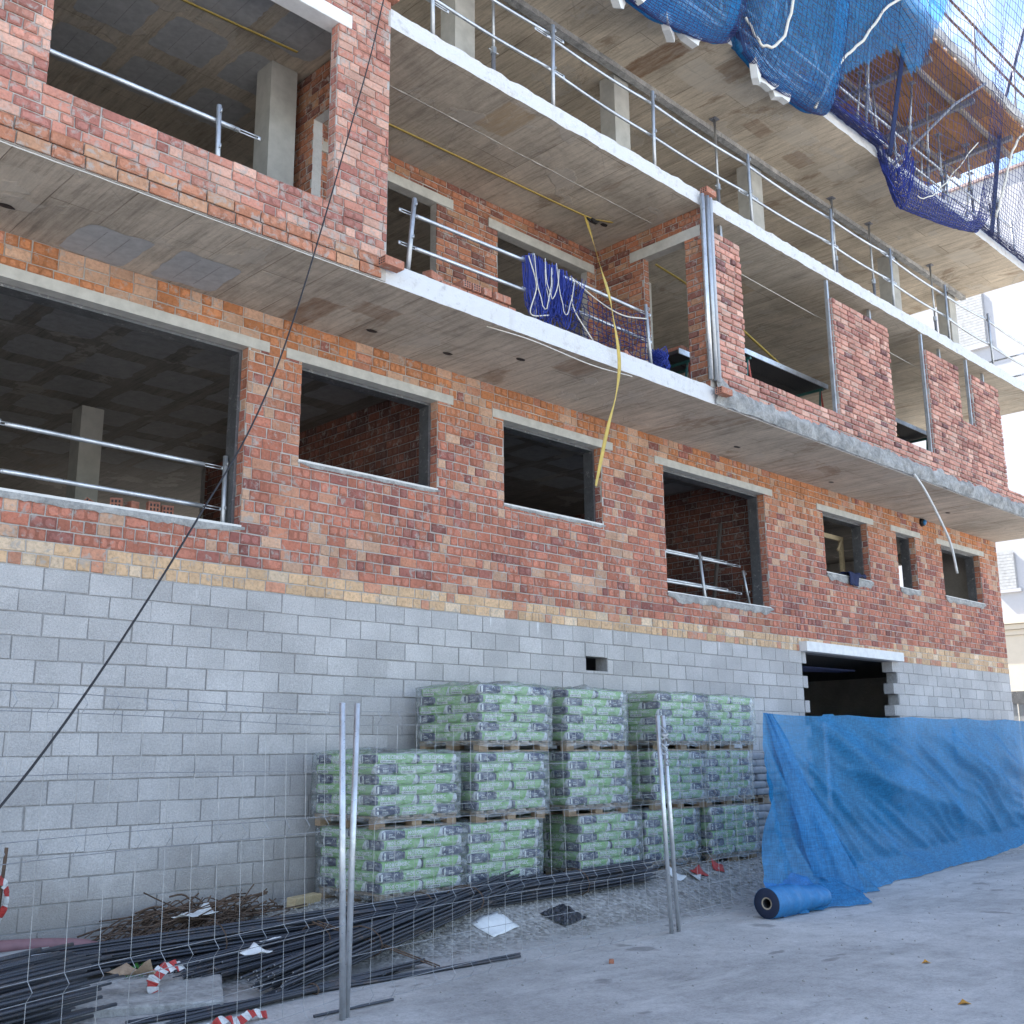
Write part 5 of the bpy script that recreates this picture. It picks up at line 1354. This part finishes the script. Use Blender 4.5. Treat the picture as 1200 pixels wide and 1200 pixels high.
# concrete slab by the rebar ends
mb=MB(); mb.obox(Matrix.Translation((3.72,7.42,G+.04))@Matrix.Rotation(-.5,4,'Z')@Matrix.Rotation(.04,4,'X'),(1.1,.75,.07),0,None,.012); tag(mb.build('concrete_slab',[M['cement']]),'flat broken concrete slab lying by the cut ends of the rebar','slab')
# corrugated hoses at the left
mb=MB(); mb.tube(cat([(1.6,9.0,G+.26),(3.2,9.05,G+.22),(3.95,9.05,G+.16),(4.12,8.9,G+.10),(3.9,8.8,G+.08)]),.055,10); tag(mb.build('hose',[M['pink']],None,True),'faded red hose lying against the block wall at the left','hose')
mb=MB(); mb.tube(cat([(1.6,8.9,G+.14),(2.8,8.9,G+.13),(3.7,8.92,G+.12)]),.075,12); tag(mb.build('pipe',[M['galv']],None,True),'grey pipe lying in front of the faded red hose','pipe')
# post with red and white tape at the left edge
mb=MB(); mb.tube([(3.30,9.0,G),(3.36,9.05,G+.95)],.014,6); tag(mb.build('steel_stake',[M['rust']]),'rusty steel stake at the left edge with tape tied to it','stake')
def tape(pts,w,lab,seed,side):
    P=cat(pts,10); mb=MB()
    for i in range(len(P)-1):
        t=(P[i+1]-P[i]).normalized(); d=side.cross(t).normalized()*w/2
        t2=(P[min(i+2,len(P)-1)]-P[i]); d2=side.cross(t2).normalized()*w/2
        nq=side.normalized()*.0015
        tw=.9*nz(i*.35,seed*3.7); ax_=(P[min(i+2,len(P)-1)]-P[i]).normalized() if i+2<len(P) else t
        d=Matrix.Rotation(tw,3,ax_)@d; d2=Matrix.Rotation(.9*nz((i+1)*.35,seed*3.7),3,ax_)@d2
        if (i//4)%2==seed%2: m=0
        else: m=1
        vs=[P[i]-d,P[i]+d,P[i+1]+d2,P[i+1]-d2]; mb.add([tuple(v-nq) for v in vs]+[tuple(v+nq) for v in vs],[(0,1,2,3),(7,6,5,4)],m)
    return tag(mb.build('barrier_tape',[M['tape_r'],M['tape_w']]),lab,'barrier tape','red and white barrier tape')
tape([(2.7,8.6,G+.35),(3.22,8.95,G+.34),(3.36,8.98,G+.52),(3.35,9.0,G+.68),(3.2,8.9,G+.74),(2.7,8.6,G+.82)],.07,'red and white tape looped round the rusty stake at the left edge',0,Vector((.6,-.8,.1)))
tape([(4.12,7.58,G+.17),(3.98,7.50,G+.19),(3.86,7.42,G+.18),(3.78,7.36,G+.12),(3.80,7.30,G+.05),(3.90,7.25,G+.02)],.085,'red and white tape curling on the ground between the rebar bundles',1,Vector((.3,-.6,.75)))
tape([(3.62,6.34,G+.02),(3.74,6.34,G+.06),(3.86,6.36,G+.03),(3.98,6.40,G+.05),(4.10,6.42,G+.015)],.06,'crumpled red and white tape on the paving nearest the camera',1,Vector((.1,-.5,.85)))
for k,(x,y) in enumerate(((3.95,8.0),)):
    mb=MB(); rg=random.Random(k)
    for i in range(16):
        a=rg.uniform(0,6.28); l=rg.uniform(.06,.14); z0=gz(x,y); b=Vector((x+rg.uniform(-.08,.08),y+rg.uniform(-.05,.05),z0)); t=b+Vector((math.cos(a)*l,math.sin(a)*l,rg.uniform(.03,.10)))
        s=Vector((-math.sin(a),math.cos(a),0))*.008; m=b.lerp(t,.5)+Vector((0,0,.03))
        mb.add([tuple(b-s*.4),tuple(b+s*.4),tuple(m+s),tuple(m-s),tuple(t)],[(0,1,2,3),(3,2,4)])
    tag(mb.build('weed',[M['weed']]),'small green weed beside the rebar ends','weed')
# crushed stone
mb=MB(); rg=random.Random(77)
for k in range(4300):
    x=rg.uniform(4.6,15.5); y=7.15+2.1*rg.random()**.7
    if k>3600: x=rg.uniform(3,18); y=7.3-5*rg.random()**2
    elif rg.random()>.35+.65*sm(7.0,8.0,y): continue
    s=rg.uniform(.008,.022)*(1.6 if rg.random()<.06 else 1)*(.55 if k>3600 else 1); z=gz(x,y)+s*.3
    vs=[(x+s*a*rg.uniform(.6,1.3),y+s*b*rg.uniform(.6,1.3),z+s*c*rg.uniform(.5,1.0)) for a,b,c in((1,0,0),(-1,0,0),(0,1,0),(0,-1,0),(0,0,1),(0,0,-1))]
    mb.add(vs,[(0,2,4),(2,1,4),(1,3,4),(3,0,4),(2,0,5),(1,2,5),(3,1,5),(0,3,5)])
tag(mb.build('crushed_stone',[M['stone']]),'loose crushed stone along the foot of the wall','gravel',None,'stuff')
# ------------------------------------------------------------------ ground
xs=[-400,-150,-60,-25,-12]+[-6+.14*i for i in range(230)]+[28,34,45,70,150,400]; ys=[-400,-150,-60,-25,-10]+[-4+.14*i for i in range(104)]+[11,13,20,40,150,400]
vs=[(x,y,gz(x,y) if -6<=x<=27 and -4<=y<=11 else gz(max(-6,min(26,x)),max(-4,min(10.6,y)))) for x in xs for y in ys]; ny=len(ys)
fs=[(i*ny+j,(i+1)*ny+j,(i+1)*ny+j+1,i*ny+j+1) for i in range(len(xs)-1) for j in range(ny-1)]
mb=MB(); mb.add(vs,fs); tag(mb.build('ground',[M['ground']],None,True),'pale worn concrete paving turning to gravel at the wall','ground',None,'structure')
# ------------------------------------------------------------------ neighbours at the right
NX=46
o=empty('white_building',(NX,22,G),'tall sunlit white rendered building beyond the right end of the site','building')
mb=MB(); mb.box((NX,9,G),(NX+14,46,24.8)); mb.build('wall',[M['stucco']],o)
def sc(y,z): return (y*NX/31,z*NX/31)
for (y0,z0,y1,z1,lab) in ((11.45,11.6,12.55,13.2,'closed upper roller shutter'),(11.35,4.35,11.85,5.35,'closed lower roller shutter')):
    a,b=sc(y0,z0),sc(y1,z1); mb=MB(); mb.box((NX-.06,a[0],a[1]),(NX+.05,b[0],b[1])); 
    k=a[1]
    while k<b[1]-.05: mb.box((NX-.085,a[0]+.03,k),(NX-.06,b[0]-.03,k+.12),0); k+=.13
    mb.build('shutter',[M['shutter']],o)['label']=lab
    mb=MB(); mb.box((NX-.16,a[0]-.15,a[1]-.16),(NX+.02,b[0]+.15,a[1]-.02)); mb.build('window_sill',[M['stucco']],o)
a=sc(10.2,3.25); mb=MB()
for k in range(3): mb.box((NX-.10-.10*k,9,a[1]-.28+.22*k),(NX+.02,30,a[1]-.28+.22*k+.2))
mb.build('cornice',[M['cream']],o)
mb=MB(); mb.box((NX-.02,9,G),(NX+.02,30,a[1]-.3)); mb.build('lower_wall',[M['cream']],o)
mb=MB(); mb.box((NX-.12,8.8,24.8),(NX+14.2,46.2,24.92)); mb.build('roof_edge',[M['tile']],o)
o=empty('metal_gate',(28.4,11.2,G),'grey metal sheet gate beside the right end of the block wall','gate')
mb=MB()
for k in range(8): mb.box((27.6,9.6+k*.42,G),(27.64+.02*(k%2),9.99+k*.42,1.05))
mb.build('sheet_panel',[M['galv']],o)
mb=MB(); mb.box((27.55,9.5,1.05),(27.72,13,1.35)); mb.build('top_rail',[M['frame']],o)
mb=MB(); mb.box((27.5,9.45,G),(27.7,9.6,1.05)); mb.build('post',[M['frame']],o)

# ------------------------------------------------------------------ sky, sun, camera
w=bpy.data.worlds.new('World'); SC.world=w; w.use_nodes=True; t=w.node_tree; t.nodes.clear()
SUN=Vector((-.13,.60,.76)).normalized()
el=math.asin(SUN.z); az=math.atan2(SUN.x,SUN.y)
out=t.nodes.new('ShaderNodeOutputWorld'); bg=t.nodes.new('ShaderNodeBackground'); t.links.new(bg.outputs[0],out.inputs[0])
sky=t.nodes.new('ShaderNodeTexSky'); sky.sky_type='NISHITA'; sky.sun_disc=False; sky.sun_elevation=el; sky.sun_rotation=az
sky.air_density=1.0; sky.dust_density=.9; sky.ozone_density=1.0; sky.altitude=50
tc=t.nodes.new('ShaderNodeTexCoord'); mp=t.nodes.new('ShaderNodeMapping'); mp.inputs['Scale'].default_value=(2.2,5.5,7); mp.inputs['Rotation'].default_value=(.3,.2,.6)
t.links.new(tc.outputs['Generated'],mp.inputs[0])
ns=t.nodes.new('ShaderNodeTexNoise'); ns.inputs['Scale'].default_value=2.6; ns.inputs['Detail'].default_value=8; ns.inputs['Roughness'].default_value=.62; ns.inputs['Distortion'].default_value=.5; t.links.new(mp.outputs[0],ns.inputs['Vector'])
cr=t.nodes.new('ShaderNodeValToRGB'); cr.color_ramp.elements[0].position=.45; cr.color_ramp.elements[0].color=(0,0,0,1); cr.color_ramp.elements[1].position=.70; cr.color_ramp.elements[1].color=(.85,.85,.85,1); t.links.new(ns.outputs['Fac'],cr.inputs[0])
mx=t.nodes.new('ShaderNodeMix'); mx.data_type='RGBA'; t.links.new(cr.outputs[0],mx.inputs[0]); t.links.new(sky.outputs[0],mx.inputs[6]); mx.inputs[7].default_value=(3.5,3.7,4.1,1)
t.links.new(mx.outputs[2],bg.inputs[0]); bg.inputs[1].default_value=.12
sl=bpy.data.lights.new('sun','SUN'); sl.energy=5.0; sl.angle=rad(.5); sl.color=(1,.95,.87)
so=bpy.data.objects.new('sun',sl); COL.objects.link(so); so.rotation_euler=SUN.to_track_quat('Z','Y').to_euler()
cam=bpy.data.cameras.new('camera'); co=bpy.data.objects.new('camera',cam); COL.objects.link(co); SC.camera=co
pit,yaw,roll=.218388619,.779062966,-.00777075294
fwd=Vector((math.sin(yaw)*math.cos(pit),math.cos(yaw)*math.cos(pit),math.sin(pit))); rt=Vector((math.cos(yaw),-math.sin(yaw),0)); up=rt.cross(fwd)
r2=rt*math.cos(roll)+up*math.sin(roll); u2=-rt*math.sin(roll)+up*math.cos(roll)
co.matrix_world=Matrix(((r2.x,u2.x,-fwd.x,0),(r2.y,u2.y,-fwd.y,0),(r2.z,u2.z,-fwd.z,0),(0,0,0,1)))
cam.sensor_width=36; cam.lens=37.985; cam.clip_end=2000; cam.clip_start=.05
SC.view_settings.view_transform='Standard'; SC.view_settings.look='None'; SC.view_settings.gamma=1; SC.view_settings.exposure=2.08
SC.cycles.max_bounces=10; SC.cycles.diffuse_bounces=5; SC.cycles.transparent_max_bounces=24
